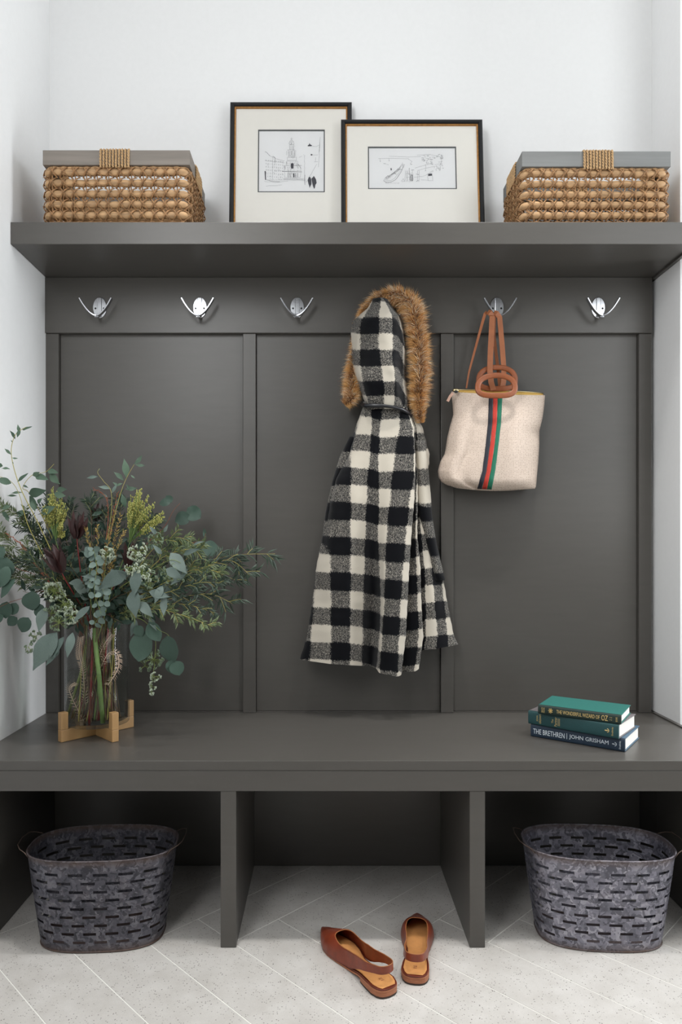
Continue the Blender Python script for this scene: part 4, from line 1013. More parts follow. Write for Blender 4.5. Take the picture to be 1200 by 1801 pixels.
for k, ang in enumerate((math.atan2(.076, .072), math.atan2(-.076, .072))):
    Mx = Matrix.Translation((VC[0], VC[1], BZ)) @ Matrix.Rotation(ang, 4, 'Z'); hw = .0095; R0, R1 = .0885, .1085
    if k == 0: MB().box(-R1, R1, -hw, hw, .0004, .0325, Mx).build('cross_bar', M['gold_wood'], stand, bevel=.0012)
    else:
        MB().box(-R1, -hw-.0002, -hw, hw, .0004, .0325, Mx).build('cross_bar', M['gold_wood'], stand, bevel=.0012)
        MB().box(hw+.0002, R1, -hw, hw, .0004, .0325, Mx).build('cross_bar', M['gold_wood'], stand, bevel=.0012)
    for sg in (-1, 1):
        a_, b_ = sorted((sg*R0, sg*R1)); MB().box(a_, b_, -hw, hw, .0327, .078, Mx).build('post', M['gold_wood'], stand, bevel=.0012)
vase = thing('glass_vase', (VC[0], VC[1], VB), 'tall clear glass cylinder vase holding the bouquet on a wooden stand', 'vase')
H_ = VT-VB
MB().lathe([(.0001, 0), (VR-.004, 0), (VR-.001, .0012), (VR, .004), (VR, H_-.0015), (VR-.0012, H_), (VR-.0025, H_-.0015), (VR-.003, .012), (VR-.008, .009), (.0001, .0085)], (VC[0], VC[1], VB), 72).build('glass_wall', M['glass'], vase, smooth=True)
wt = .636-VB
MB().lathe([(.0001, .0092), (VR-.009, .0096), (VR-.0036, .0128), (VR-.0036, wt), (VR-.006, wt-.0012), (.0001, wt-.0014)], (VC[0], VC[1], VB), 72).build('water', M['water'], vase, smooth=True)

# ---------------------------------------------------------------- cut stems and foliage
def leafmat(n, c, c2, rough=.5):
    t = NT(n); t.b.inputs['Roughness'].default_value = rough; t.b.inputs['Specular IOR Level'].default_value = .35
    oi = t.n('ShaderNodeObjectInfo'); nz = t.noise(70, 3); f = t.math('ADD', t.math('MULTIPLY', nz, .6), t.math('MULTIPLY', oi.outputs['Random'], .4))
    col = t.ramp(f, [(.25, lin(c)), (.75, lin(c2))]); t.l(col, t.b.inputs['Base Color']); t.bump(nz, .15, .001); return t.m
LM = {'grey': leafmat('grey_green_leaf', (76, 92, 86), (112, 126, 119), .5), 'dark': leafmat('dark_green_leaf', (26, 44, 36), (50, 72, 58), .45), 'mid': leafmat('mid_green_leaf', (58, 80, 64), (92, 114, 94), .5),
      'round': leafmat('blue_green_round_leaf', (44, 64, 54), (74, 96, 84), .5), 'burg': leafmat('burgundy_bract', (38, 22, 22), (66, 38, 36), .45), 'baby': leafmat('pale_small_leaf', (84, 102, 94), (116, 134, 125), .55)}
SM = {'green': mat('green_twig', (120, 134, 72), .55, var=.2), 'yellow': mat('yellow_green_twig', (168, 158, 84), .6, var=.2), 'red': mat('reddish_twig', (134, 74, 48), .6, var=.2), 'brown': mat('brown_twig', (96, 74, 52), .7, var=.2),
      'thick': mat('fresh_green_stem', (112, 140, 76), .45, var=.15), 'crim': mat('crimson_stem', (122, 36, 34), .5, var=.15), 'dry': mat('pinkish_dry_needles', (214, 188, 166), .8, var=.2), 'gold': mat('golden_dry_needles', (150, 128, 70), .8, var=.3),
      'needle': mat('dark_green_needles', (40, 58, 42), .6, var=.35, scale=40), 'willow': mat('olive_narrow_leaves', (88, 102, 66), .5, var=.28, scale=60), 'willowd': mat('deep_narrow_leaves', (50, 66, 52), .5, var=.25, scale=60),
      'seed': mat('pale_seed_buds', (158, 168, 148), .55, var=.15, scale=200), 'seedg': mat('green_seed_buds', (108, 124, 100), .55, var=.15, scale=200), 'sorg': mat('yellow_green_grain', (158, 156, 84), .7, var=.25, scale=120)}
LEAF = {}
SH = {'lance': ([0, .30, .62, .92, 1, .86, .55, .25, 0], .13, .10), 'ovate': ([0, .55, .90, 1, .93, .76, .52, .26, 0], .24, .10), 'round': ([0, .62, .90, 1, 1, .94, .78, .50, 0], .43, .08), 'petal': ([.35, .7, .92, 1, .98, .80, .55, .28, 0], .125, .25), 'baby': ([0, .7, .95, 1, 1, .95, .8, .5, 0], .42, .15)}
def leaf_mesh(shape, mt, var):
    key = (shape, mt, var)
    if key in LEAF: return LEAF[key]
    prof, hw, cup = SH[shape]; R_ = random.Random(len(shape)*7+var); vs_ = []; n = len(prof)
    bend = R_.uniform(-.10, .14); tw = R_.uniform(-.35, .35); sw = R_.uniform(-.05, .05)
    for i, p in enumerate(prof):
        t = i/(n-1)
        for j in (-2, -1, 0, 1, 2):
            x = j/2*hw*p; z = bend*math.sin(math.pi*t)+cup*abs(j)/2*p*hw+(.02*math.sin(t*11+j) if abs(j) == 2 else 0)
            x2 = x*math.cos(tw*t)-z*math.sin(tw*t)*0+sw*math.sin(math.pi*t); z2 = z+x*math.sin(tw*t)
            vs_.append((x2, t+(.0 if j else 0), z2))
    fs = [(i*5+k, i*5+k+1, (i+1)*5+k+1, (i+1)*5+k) for i in range(n-1) for k in range(4)]
    me = bpy.data.meshes.new('leaf'); me.from_pydata(vs_, [], fs); me.polygons.foreach_set('use_smooth', [True]*len(fs)); me.materials.append(LM[mt]); me.update(); LEAF[key] = me; return me
RF = random.Random(21)
def safe(p, m=.010):           # keep foliage clear of the left wall and the panelling
    p = Vector(p); p.x = max(p.x, XL+m); p.y = min(p.y, 2.125); return p
def atw(px, py, Y):            # like at(), but brought nearer when the wall is in the way
    if px < VX: Y = min(Y, (-(XL)-.014)*F/(VX-px))
    return at(px, py, Y)
def leaf(par, shape, mt, base, tip, ws=1.0, tilt=.5, name='leaf'):
    base = safe(base); tip = safe(tip); d = tip-base; L = d.length
    if L < .003: return
    y = d.normalized(); nrm = Vector((RF.uniform(-tilt, tilt), -1, RF.uniform(-tilt, tilt)+.25)); nrm = (nrm-y*nrm.dot(y))
    if nrm.length < .05: nrm = y.orthogonal()
    z = nrm.normalized(); x = y.cross(z)
    o = bpy.data.objects.new(name, leaf_mesh(shape, mt, RF.randrange(4))); COL.objects.link(o)
    hw = SH[shape][1]*L*ws          # pull the leaf away from the wall if its blade would cross it
    sh = max(0, XL+.004-(min(base.x, tip.x)-abs(x.x)*hw)); bk = max(0, max(base.y, tip.y)+abs(x.y)*hw+.01-2.13)
    mt_ = Matrix((( x.x*L*ws, y.x*L, z.x*L, base.x+sh), (x.y*L*ws, y.y*L, z.y*L, base.y-bk), (x.z*L*ws, y.z*L, z.z*L, base.z), (0,0,0,1)))
    o.parent = par; o.matrix_local = Matrix.Translation(-ORG[par]) @ mt_
    return o
def crv(pts, n=8):
    out = []
    for k in range(len(pts)-1):
        p0, p1, p2, p3 = pts[max(k-1, 0)], pts[k], pts[k+1], pts[min(k+2, len(pts)-1)]
        for i in range(n):
            t = i/n; out.append(.5*((2*p1)+(-p0+p2)*t+(2*p0-5*p1+4*p2-p3)*t*t+(-p0+3*p1-3*p2+p3)*t**3))
    out.append(pts[-1]); return [safe(p) if p.z > VT else p for p in out]
def stem_pts(px_pts, spread=None):
    a = RF.uniform(0, 6.28); r = RF.uniform(.02, .070); b0 = Vector((VC[0]+r*math.cos(a), VC[1]+r*math.sin(a)*.9, VB+.014))
    first = atw(*px_pts[0]); c = Vector((VC[0], VC[1], VT)); d = (first-c); d.z = 0
    mth = c+(d.normalized()*min(d.length, .058*RF.uniform(.5, 1)) if d.length > 1e-4 else Vector((0,0,0)))+Vector((0,0,.004))
    return [b0, lerp(b0, mth, .5), mth]+[atw(*p) for p in px_pts]
BOUQ = thing('bouquet', (VC[0], VC[1], VB+.012), 'large loose bouquet of eucalyptus, willow, grain heads and burgundy flowers standing in the glass vase', 'bouquet')
def plant(name, label, cat, px_pts, r, sm, group=None, rt=.35):
    P = crv(stem_pts(px_pts)); root = MB().tube(P, lambda t: r*(1-(1-rt)*t), 6).build(name, SM[sm], BOUQ, smooth=True)
    if not group: root['label'] = label
    return root, P
def tangent(P, i): return (P[min(i+1, len(P)-1)]-P[max(i-1, 0)]).normalized()
def auto_leaves(root, P, t0, n, L, shape, mt, ws=1.0, ang=.9, droop=.2, jit=.25, mode='alt'):
    for k in range(n):
        t = t0+(1-t0)*(k+.5)/n; i = min(len(P)-1, int(t*(len(P)-1))); T_ = tangent(P, i)
        side = T_.cross(Vector((0, 1, 0))); side = side.normalized() if side.length > .05 else Vector((1, 0, 0))
        for s in ((1 if k % 2 else -1),) if mode == 'alt' else (1, -1):
            a = ang*RF.uniform(.7, 1.3); d = T_*math.cos(a)+side*s*math.sin(a)+Vector((RF.uniform(-jit, jit), RF.uniform(-jit, jit)*1.4, -droop+RF.uniform(-jit, jit)*.6))
            l = L*RF.uniform(.75, 1.2)*(1-.25*t); leaf(root, shape, mt, P[i]+d.normalized()*.001, P[i]+d.normalized()*l, ws, .6)
def narrow(mb, base, d, L, w_):            # one narrow folded leaf, two quads long
    d = d.normalized(); s = d.cross(Vector((RF.uniform(-.5, .5), -1, RF.uniform(-.4, .6)))); s = s.normalized() if s.length > .05 else Vector((1,0,0))
    n_ = s.cross(d); m1 = safe(base+d*L*.45, .004); e = safe(base+d*L+Vector((0, 0, -L*.10)), .004); base = safe(base, .004)
    mb.add([base, m1+s*w_, m1+n_*w_*.35, m1-s*w_, e], [(0, 1, 2), (0, 2, 3), (1, 4, 2), (2, 4, 3)])
def sprays(root, P, t0, nb, blen, leafL, leafW, mt, smt, dens_=10, spread=.8, updir=0, name='foliage'):
    mb = MB(); tw = MB()
    for k in range(nb):
        t = t0+(1-t0)*(k+.3)/nb; i = min(len(P)-1, int(t*(len(P)-1))); T_ = tangent(P, i); side = T_.cross(Vector((0,1,0))).normalized()
        s = 1 if k % 2 else -1; a = spread*RF.uniform(.5, 1.2)
        d = (T_*math.cos(a)+side*s*math.sin(a)+Vector((0, RF.uniform(-.5, .5), updir+RF.uniform(-.15, .15)))).normalized(); L = blen*RF.uniform(.6, 1.2)*(1.15-t*.5)
        pts = [safe(P[i]+d*L*q/5+Vector((0,0,-.12*L*(q/5)**2)), .004) for q in range(6)]; tw.tube(pts, .0006, 4)
        for q in range(dens_):
            f = (q+.6)/dens_; b_ = lerp(pts[min(5, int(f*5))], pts[min(5, int(f*5)+1)], f*5-int(f*5)); ss_ = d.cross(Vector((RF.uniform(-.6, .6), 1, RF.uniform(-.3, .3)))).normalized()*(1 if q % 2 else -1)
            narrow(mb, b_, d*.75+ss_*.65+Vector((RF.uniform(-.2, .2), RF.uniform(-.4, .4), RF.uniform(-.2, .2))), leafL*RF.uniform(.7, 1.2), leafW)
    for q in range(int(nb*3)):         # leaves on the main stem itself
        t = t0+(1-t0)*q/(nb*3); i = min(len(P)-1, int(t*(len(P)-1))); T_ = tangent(P, i); side = T_.cross(Vector((0,1,0))).normalized()*(1 if q % 2 else -1)
        narrow(mb, P[i], T_*.8+side*.6+Vector((0, RF.uniform(-.4, .4), RF.uniform(-.2, .2))), leafL*RF.uniform(.8, 1.2), leafW)
    if tw.v: tw.build('twigs', SM[smt], root)['kind'] = 'stuff'
    mb.build(name, SM[mt], root)['kind'] = 'stuff'
def berries(root, c, r, n, mt='seed', stalk='green', droop=0, br=.0021):
    mb = MB(); tw = MB(); c = Vector(c)
    for k in range(n):
        v = Vector((RF.gauss(0, 1), RF.gauss(0, .7), RF.gauss(0, 1))).normalized()*r*RF.uniform(.25, 1)**.6; v.z -= droop*RF.random()*r
        hub = safe(c+v*.75); tw.tube([c, lerp(c, hub, .5)+Vector((0,0,.001)), hub], .0005, 3)
        for j in range(5):
            e = hub+(v.normalized()+Vector((RF.uniform(-1,1), RF.uniform(-1,1), RF.uniform(-1,1)))*.8).normalized()*.0058; e = safe(e, .006)
            tw.tube([hub, e], .00035, 3); mb.sphere(e, br, 5, 3, (1, 1, 1.35))
    tw.build('seed_stalks', SM[stalk], root)['kind'] = 'stuff'; mb.build('seed_cluster', SM[mt], root, smooth=True)['kind'] = 'stuff'

EB, EC = 'eucalyptus_branch', 'branch'
# tall airy sprig on the left
r_, P = plant(EB, 'tallest thin eucalyptus sprig rising against the white left wall', EC, [(112, 1020, 1.86), (72, 930, 1.84), (36, 858, 1.82), (20, 800, 1.81), (27, 765, 1.80), (46, 751, 1.80)], .0018, 'yellow')
for a in ((20,800,8,789),(21,805,32,806),(22,812,24,816),(27,773,17,757),(33,762,31,746),(40,757,48,753),(30,770,36,752),(22,778,19,774),(38,756,57,750),(18,825,2,824),(30,848,50,832)): leaf(r_, 'lance', 'mid', atw(a[0], a[1], 1.80), atw(a[2], a[3], 1.80), 1.25, .4)
r_, P = plant(EB, 'eucalyptus sprig curving right beside the tall one, above the left grain head', EC, [(118, 1010, 1.88), (80, 920, 1.86), (52, 868, 1.85), (40, 858, 1.84), (56, 836, 1.84), (80, 830, 1.84), (95, 816, 1.84)], .0014, 'yellow')
for a in ((57,836,70,830),(62,836,86,844),(88,832,106,852),(84,828,103,832),(40,853,50,858),(40,866,18,868),(50,868,82,862),(52,872,66,895),(58,878,62,900),(66,885,74,876),(100,862,118,860),(95,868,116,872),(30,872,12,872),(54,900,20,905),(50,898,28,912),(72,902,98,890)): leaf(r_, 'ovate' if a[2] > 60 else 'lance', 'mid', atw(a[0], a[1], 1.84), atw(a[2], a[3], 1.83), 1.0, .5)
r_, P = plant(EB, 'eucalyptus stem with single leaves reaching to the far left below the tall sprig', EC, [(100, 1020, 1.84), (52, 930, 1.82), (34, 870, 1.81), (18, 846, 1.80), (-8, 836, 1.79)], .0014, 'yellow')
for a in ((18,848,-2,846),(20,850,-10,842),(5,820,-12,815),(4,900,18,912),(10,905,16,918),(18,890,2,896)): leaf(r_, 'ovate', 'mid', atw(a[0], a[1], 1.79), atw(a[2], a[3], 1.79), 1.0, .4)
# sprig at top centre
r_, P = plant(EB, 'upright eucalyptus sprig at the top centre of the bouquet, beside the right grain head', EC, [(180, 1010, 1.93), (192, 950, 1.94), (202, 905, 1.95), (214, 862, 1.96), (224, 838, 1.96), (236, 817, 1.96)], .0015, 'yellow')
for a in ((236,817,250,800),(238,817,256,818),(222,842,218,806),(218,846,200,830),(216,850,204,855),(222,852,232,862),(230,835,238,842),(210,875,204,895),(214,868,222,895),(208,856,198,848),(220,860,242,858)): leaf(r_, 'lance', 'mid', atw(a[0], a[1], 1.96), atw(a[2], a[3], 1.96), 1.35, .4)
r_, P = plant(EB, 'small forked eucalyptus sprig left of the top centre one', EC, [(170, 1015, 1.93), (192, 930, 1.95), (196, 868, 1.96), (182, 846, 1.96), (172, 832, 1.96), (175, 824, 1.96)], .0012, 'yellow')
for a in ((173,838,152,841),(174,828,176,824),(196,860,172,856),(190,875,178,868),(196,868,206,850)): leaf(r_, 'lance', 'baby', atw(a[0], a[1], 1.96), atw(a[2], a[3], 1.96), 1.1, .4)
# round-leaved eucalyptus
def rounds(label, pts, lv, Y, mt='round', sm='red'):
    r_, P = plant(EB, label, EC, pts, .0013, sm)
    for a in lv: leaf(r_, 'round', mt, atw(a[0], a[1], Y), atw(a[2], a[3], Y), 1.0 if len(a) < 5 else a[4], .35)
rounds('round-leaved eucalyptus stem standing above the right side, highest large round leaves', [(205, 1020, 1.98), (260, 955, 2.02), (290, 925, 2.03), (305, 898, 2.03), (317, 885, 2.03)], [(300,883,280,886),(330,893,353,912,1.1),(334,906,308,918),(302,884,292,872)], 2.03)
rounds('round-leaved eucalyptus stem with paired leaves at the right shoulder', [(210, 1030, 1.98), (285, 985, 2.02), (330, 958, 2.03), (356, 950, 2.03), (362, 938, 2.03)], [(357,956,383,974,1.05),(352,952,352,976,.9),(360,946,359,929,.4),(338,950,318,960)], 2.03)
rounds('round-leaved eucalyptus stem drooping low at the far left edge of the bouquet', [(118, 1050, 1.84), (70, 1040, 1.83), (40, 1052, 1.82), (15, 1060, 1.80), (-5, 1070, 1.79)], [(12,1058,10,1088,1.1),(28,1060,22,1082),(55,1040,58,1074,1.1),(50,1086,38,1112,1.1),(2,1080,-6,1098),(70,1062,74,1090),(30,1086,14,1100)], 1.80)
rounds('round-leaved eucalyptus stem with the big pale leaf cut by the left picture edge', [(108, 1040, 1.83), (60, 1010, 1.81), (30, 1000, 1.79), (10, 985, 1.78)], [(8,980,-4,1020,1.1),(10,998,10,1024),(-4,990,-8,1034),(26,1018,2,1052,.55),(6,962,-10,985)], 1.77)
rounds('dark round-leaved eucalyptus stem hanging low on the right of the vase', [(215, 1080, 1.88), (255, 1085, 1.86), (280, 1108, 1.85), (298, 1120, 1.85), (308, 1160, 1.85)], [(262,1094,282,1128,.75),(294,1118,306,1166,.85),(308,1162,316,1188,1.1),(304,1160,300,1184),(256,1110,244,1164,.85),(240,1100,250,1120)], 1.85, 'round', 'green')
# broad drooping grey-green leaves
def broad(label, pts, lv, Y, cl=()):
    r_, P = plant(EB, label, EC, pts, .0016, 'green')
    for a in lv: leaf(r_, 'ovate', 'grey', atw(a[0], a[1], Y), atw(a[2], a[3], Y-.01), a[4] if len(a) > 4 else 1, .45)
    for c in cl: berries(r_, atw(*c[:3]), c[3], c[4], c[5] if len(c) > 5 else 'seed')
broad('seeded eucalyptus stem with big drooping leaves over the middle of the vase', [(190, 1060, 1.80), (205, 1010, 1.76), (235, 996, 1.74), (245, 1000, 1.73)],
      [(224,1006,172,1038,.95),(243,1002,236,1050,.9),(236,1036,240,1088,1.15),(245,1058,270,1086,.95),(286,1030,272,1062,.9),(290,1048,288,1084,.8),(292,1000,322,1018,1),(262,1040,300,1050,.8),(180,1018,142,1013,.5),(222,1020,206,1004,.8)], 1.74, [(243, 972, 1.76, .030, 34), (250, 1010, 1.75, .030, 30), (232, 1000, 1.74, .022, 14)])
broad('seeded eucalyptus stem with the pale berry cluster at the lower left', [(140, 1080, 1.82), (115, 1050, 1.78), (96, 1020, 1.77), (90, 1015, 1.77)],
      [(80,1068,68,1112,.9),(100,1112,58,1180,1.0),(104,1140,80,1172,.6),(118,1128,120,1152,.8),(128,1112,118,1158,.7),(112,1120,92,1160,.8),(158,1066,128,1096,.7),(104,1142,92,1160,1)], 1.77, [(95, 1040, 1.78, .034, 44), (112, 1062, 1.79, .036, 36), (90, 1080, 1.78, .028, 22, 'seedg'), (125, 1085, 1.77, .022, 20), (104, 1096, 1.77, .026, 22, 'seedg'), (62, 1120, 1.79, .020, 10, 'seedg'), (50, 1138, 1.79, .014, 6, 'seedg')])
broad('seeded eucalyptus stem with berries at the right shoulder', [(205, 1040, 1.84), (270, 1000, 1.82), (300, 985, 1.81), (318, 990, 1.81)],
      [(300,972,330,1010,1.0),(330,1000,300,1030,.9),(285,975,268,958,.8),(322,976,352,965,.6),(275,940,262,925,.8),(288,936,296,922,.7),(340,958,360,952,.5)], 1.82, [(305, 1008, 1.82, .040, 40, 'seedg'), (276, 950, 1.84, .026, 24, 'seedg'), (262, 1020, 1.80, .03, 20, 'seedg')])
broad('seeded eucalyptus stem hanging down on the right with a pointed berry tail', [(210, 1085, 1.88), (250, 1090, 1.87), (272, 1120, 1.86), (272, 1160, 1.86), (268, 1200, 1.86)],
      [(240,1090,230,1120,.8),(262,1086,276,1110,.7)], 1.86, [(270, 1160, 1.86, .030, 30, 'seedg'), (255, 1172, 1.87, .022, 12, 'seedg'), (272, 1190, 1.86, .016, 10, 'seed'), (268, 1207, 1.86, .010, 7, 'seed'), (268, 1218, 1.86, .007, 4, 'seed')])
broad('short seeded eucalyptus stem with a berry head at the centre', [(176, 1050, 1.80), (184, 1010, 1.78), (186, 982, 1.77)], [(170,985,148,968,1.2),(150,962,162,975,1.2),(196,1000,204,1020,.8)], 1.77, [(187, 978, 1.77, .026, 32)])
# small pale paired leaves hanging in front of the vase
def babyb(label, pts, n, Y):
    r_, P = plant(EB, label, EC, pts, .0010, 'green'); auto_leaves(r_, P, .55, n, .024, 'baby', 'baby', 1.0, 1.3, .1, .3, 'pair')
babyb('young eucalyptus stem of small pale paired leaves hanging in front of the vase mouth', [(160, 1060, 1.80), (158, 1000, 1.76), (164, 968, 1.75), (170, 1000, 1.73), (166, 1040, 1.72), (178, 1080, 1.72)], 11, 1.74)
babyb('young eucalyptus stem trailing its small pale leaves down the vase front', [(165, 1070, 1.80), (176, 1030, 1.76), (182, 1045, 1.74), (180, 1075, 1.74), (164, 1100, 1.75)], 8, 1.74)
# willow-leaved sprays on the right
W_S = [('willow-leaved spray reaching furthest right, across the batten', [(230, 1045, 1.92), (320, 1005, 1.96), (400, 978, 1.98), (484, 974, 1.99)], 'willowd', .060, .036, .0030, 11, 12),
 ('willow-leaved spray just below the longest one, tip curving down', [(235, 1050, 1.92), (330, 1010, 1.95), (400, 985, 1.97), (440, 1012, 1.97)], 'willowd', .060, .034, .0030, 10, 11),
 ('yellowish willow spray at the upper right shoulder', [(225, 1030, 1.90), (270, 965, 1.88), (310, 945, 1.86), (352, 962, 1.85)], 'willow', .048, .024, .0022, 14, 10),
 ('yellowish willow spray below the shoulder, pointing right', [(230, 1040, 1.88), (280, 985, 1.86), (320, 968, 1.84), (360, 965, 1.83)], 'willow', .040, .022, .0022, 12, 10),
 ('willow spray with pale tips pointing right at mid height', [(235, 1055, 1.88), (300, 1020, 1.86), (350, 1000, 1.85), (388, 1008, 1.84)], 'willow', .044, .024, .0026, 12, 9),
 ('willow spray with larger leaves at mid height, below the pale-tipped one', [(235, 1060, 1.86), (300, 1040, 1.84), (350, 1025, 1.83), (392, 1026, 1.82)], 'willowd', .038, .026, .0032, 10, 8),
 ('dark willow spray drooping behind the mid-height ones', [(240, 1065, 1.92), (320, 1050, 1.92), (370, 1045, 1.92), (410, 1062, 1.92)], 'willowd', .050, .032, .0032, 10, 9),
 ('willow spray with bright dense leaves at the lower right', [(230, 1075, 1.84), (280, 1072, 1.81), (330, 1085, 1.80), (374, 1102, 1.79)], 'willow', .032, .020, .0028, 14, 9),
 ('willow spray at the lower right, above the dense bright one', [(235, 1070, 1.86), (300, 1062, 1.84), (340, 1066, 1.83), (378, 1078, 1.83)], 'willowd', .034, .020, .0026, 11, 8),
 ('dark willow spray close to the panelling on the right', [(240, 1050, 1.96), (300, 1000, 2.0), (360, 1000, 2.02), (425, 1025, 2.04)], 'willowd', .060, .034, .0032, 10, 10)]
for lb, pts, mt, bl, ll, lw, nb, de in W_S:
    r_, P = plant('willow_branch', lb, EC, pts, .0013, 'yellow', 'willow-leaved sprays on the right of the bouquet'); sprays(r_, P, .42, nb, bl, ll, lw, mt, 'yellow', de, .75)
# needle foliage and twigs on the left
N_S = [('needle-leaved spray pointing left at the height of the grain head', [(125, 1040, 1.86), (80, 990, 1.84), (30, 960, 1.82), (2, 940, 1.80)], 'needle'), ('needle-leaved spray pointing left above the round leaves', [(120, 1050, 1.85), (75, 1010, 1.83), (35, 985, 1.81), (0, 972, 1.79)], 'willow'),
 ('needle-leaved spray drooping at the left', [(118, 1060, 1.86), (80, 1035, 1.84), (50, 1020, 1.82), (14, 1012, 1.80)], 'needle'), ('dark needle-leaved spray upright behind the burgundy flowers', [(140, 1030, 1.92), (120, 960, 1.94), (98, 910, 1.94), (84, 890, 1.93)], 'needle'),
 ('dark needle-leaved spray upright at the centre back', [(165, 1030, 1.96), (165, 950, 1.98), (160, 900, 1.98), (158, 880, 1.98)], 'needle'), ('dark needle-leaved spray behind the right grain head', [(185, 1030, 1.98), (200, 950, 2.0), (212, 900, 2.0), (208, 880, 2.0)], 'needle'),
 ('needle-leaved spray left of centre, low', [(135, 1060, 1.84), (100, 1030, 1.80), (70, 1000, 1.79), (50, 975, 1.79)], 'needle'), ('needle-leaved spray leaning left behind the sprigs', [(128, 1030, 1.90), (70, 950, 1.88), (30, 905, 1.83), (4, 890, 1.80)], 'needle')]
N_S += [('x', [(130, 1020, 1.92), (100, 960, 1.92), (62, 930, 1.88), (40, 915, 1.85)], 'needle'), ('x', [(125, 1060, 1.86), (85, 1010, 1.84), (45, 990, 1.81), (18, 990, 1.80)], 'needle'), ('x', [(130, 1040, 1.88), (95, 990, 1.87), (70, 950, 1.86), (52, 925, 1.85)], 'needle'),
 ('x', [(150, 1030, 1.94), (140, 960, 1.97), (128, 915, 1.98), (120, 885, 1.98)], 'needle'), ('x', [(190, 1030, 1.96), (230, 960, 2.0), (255, 930, 2.02), (270, 915, 2.02)], 'needle'), ('x', [(200, 1040, 1.94), (250, 1000, 1.98), (290, 970, 2.0), (315, 955, 2.0)], 'needle'), ('x', [(170, 1040, 1.94), (180, 970, 1.98), (185, 920, 1.99), (186, 900, 1.99)], 'needle')]
for lb, pts, mt in N_S:
    r_, P = plant('needle_branch', lb, EC, pts, .0012, 'brown', 'needle-leaved sprays in the left half of the bouquet'); sprays(r_, P, .42, 13, .055, .021, .0019, 'willow' if 'left' in lb and pts[-1][0] < 20 else mt, 'green', 15, .6)
G_S = [('golden dried sprig, leftmost of the centre ones', [(165, 1040, 1.84), (160, 980, 1.80), (151, 928, 1.79)]), ('golden dried sprig standing at the centre', [(170, 1040, 1.84), (172, 980, 1.80), (171, 925, 1.79)]), ('golden dried sprig leaning right below the grain head', [(185, 1040, 1.84), (198, 970, 1.82), (212, 905, 1.82)]),
       ('golden dried sprig leaning right, lower', [(185, 1040, 1.84), (200, 985, 1.80), (218, 935, 1.80)]), ('golden dried sprig close to the top centre sprig', [(178, 1040, 1.86), (188, 960, 1.86), (202, 900, 1.86)]), ('golden dried sprig behind the berry head', [(180, 1040, 1.84), (185, 985, 1.81), (192, 945, 1.80)])]
for lb, pts in G_S:
    r_, P = plant('dried_sprig', lb, 'branch', pts, .0011, 'brown', 'golden dried sprigs at the centre of the bouquet'); mb = MB()
    for q in range(90):
        t = .52+.48*q/90; i = min(len(P)-1, int(t*(len(P)-1))); T_ = tangent(P, i); s_ = T_.cross(Vector((RF.uniform(-1, 1), RF.uniform(-1, 1), .1))).normalized()
        narrow(mb, lerp(P[i], P[min(i+1, len(P)-1)], RF.random()), T_*.9+s_*.7, .011, .0013)
    mb.build('dry_needles', SM['gold'], r_)['kind'] = 'stuff'
for lb, pts in (('reddish bare twig slanting up to the far left', [(112, 1040, 1.84), (70, 1000, 1.81), (42, 962, 1.80), (12, 938, 1.79)]), ('reddish bare twig slanting up to the left, lower one', [(110, 1050, 1.84), (84, 1020, 1.81), (55, 985, 1.80), (34, 952, 1.79)]), ('reddish twig rising at the top centre', [(178, 1020, 1.92), (192, 950, 1.93), (200, 900, 1.94), (208, 865, 1.94)]), ('thin pinkish twig arching left at the top centre', [(176, 1020, 1.92), (190, 920, 1.94), (186, 875, 1.94), (166, 860, 1.94)])):
    r_, P = plant('bare_twig', lb, 'branch', pts, .0016, 'red'); mb = MB()
    for q in range(26):
        t = .6+.4*q/26; i = min(len(P)-1, int(t*(len(P)-1))); T_ = tangent(P, i); narrow(mb, P[i], T_+Vector((RF.uniform(-.8, .8), RF.uniform(-.6, .6), RF.uniform(-.6, .6))), .012, .001)
    mb.build('twig_tips', SM['red'], r_)['kind'] = 'stuff'
# grain heads
def grain(label, base, tips, Y, nst, rad, pts):
    r_, P = plant('grain_stalk', label, 'flower', pts, .0022, 'thick'); mb = MB(); tw = MB(); b = P[-1]
    for k in range(nst):
        t = RF.random()*(len(tips)-1); j = int(t); tx = lerp(tips[j][0], tips[j+1][0], t-j); ty = lerp(tips[j][1], tips[j+1][1], t-j); f = RF.uniform(.45, 1)**.7
        e = atw(lerp(base[0], tx, f), lerp(base[1], ty, f), Y+RF.uniform(-.035, .035)); mid = lerp(b, e, .5)+Vector((0, 0, .008)); pl = crv([b, mid, e], 7)
        tw.tube(pl, .0005, 3); n = len(pl)
        for q in range(16):
            s = .45+.55*q/16; i = min(n-2, int(s*(n-1))); p = lerp(pl[i], pl[i+1], s*(n-1)-i)+Vector((RF.uniform(-1, 1), RF.uniform(-1, 1), RF.uniform(-1, 1)))*.0034
            mb.sphere(safe(p), RF.uniform(.0013, .0021), 4, 3, (1, 1, 1.7))
    tw.build('grain_stalks', SM['thick'], r_)['kind'] = 'stuff'; mb.build('grain', SM['sorg'], r_, smooth=True)['kind'] = 'stuff'
grain('yellow-green grain head fanning out at the top, right one', (228, 958), [(224, 878), (236, 862), (248, 858), (262, 868), (272, 882), (290, 900), (296, 905), (280, 925)], 1.86, 75, .03, [(195, 1040, 1.86), (215, 990, 1.86), (228, 955, 1.86)])
grain('yellow-green grain head on the left, beside the dark burgundy bracts', (98, 950), [(74, 905), (76, 885), (84, 866), (94, 855), (108, 872), (120, 890), (112, 915), (116, 945)], 1.86, 70, .03, [(125, 1040, 1.86), (108, 985, 1.86), (98, 950, 1.86)])
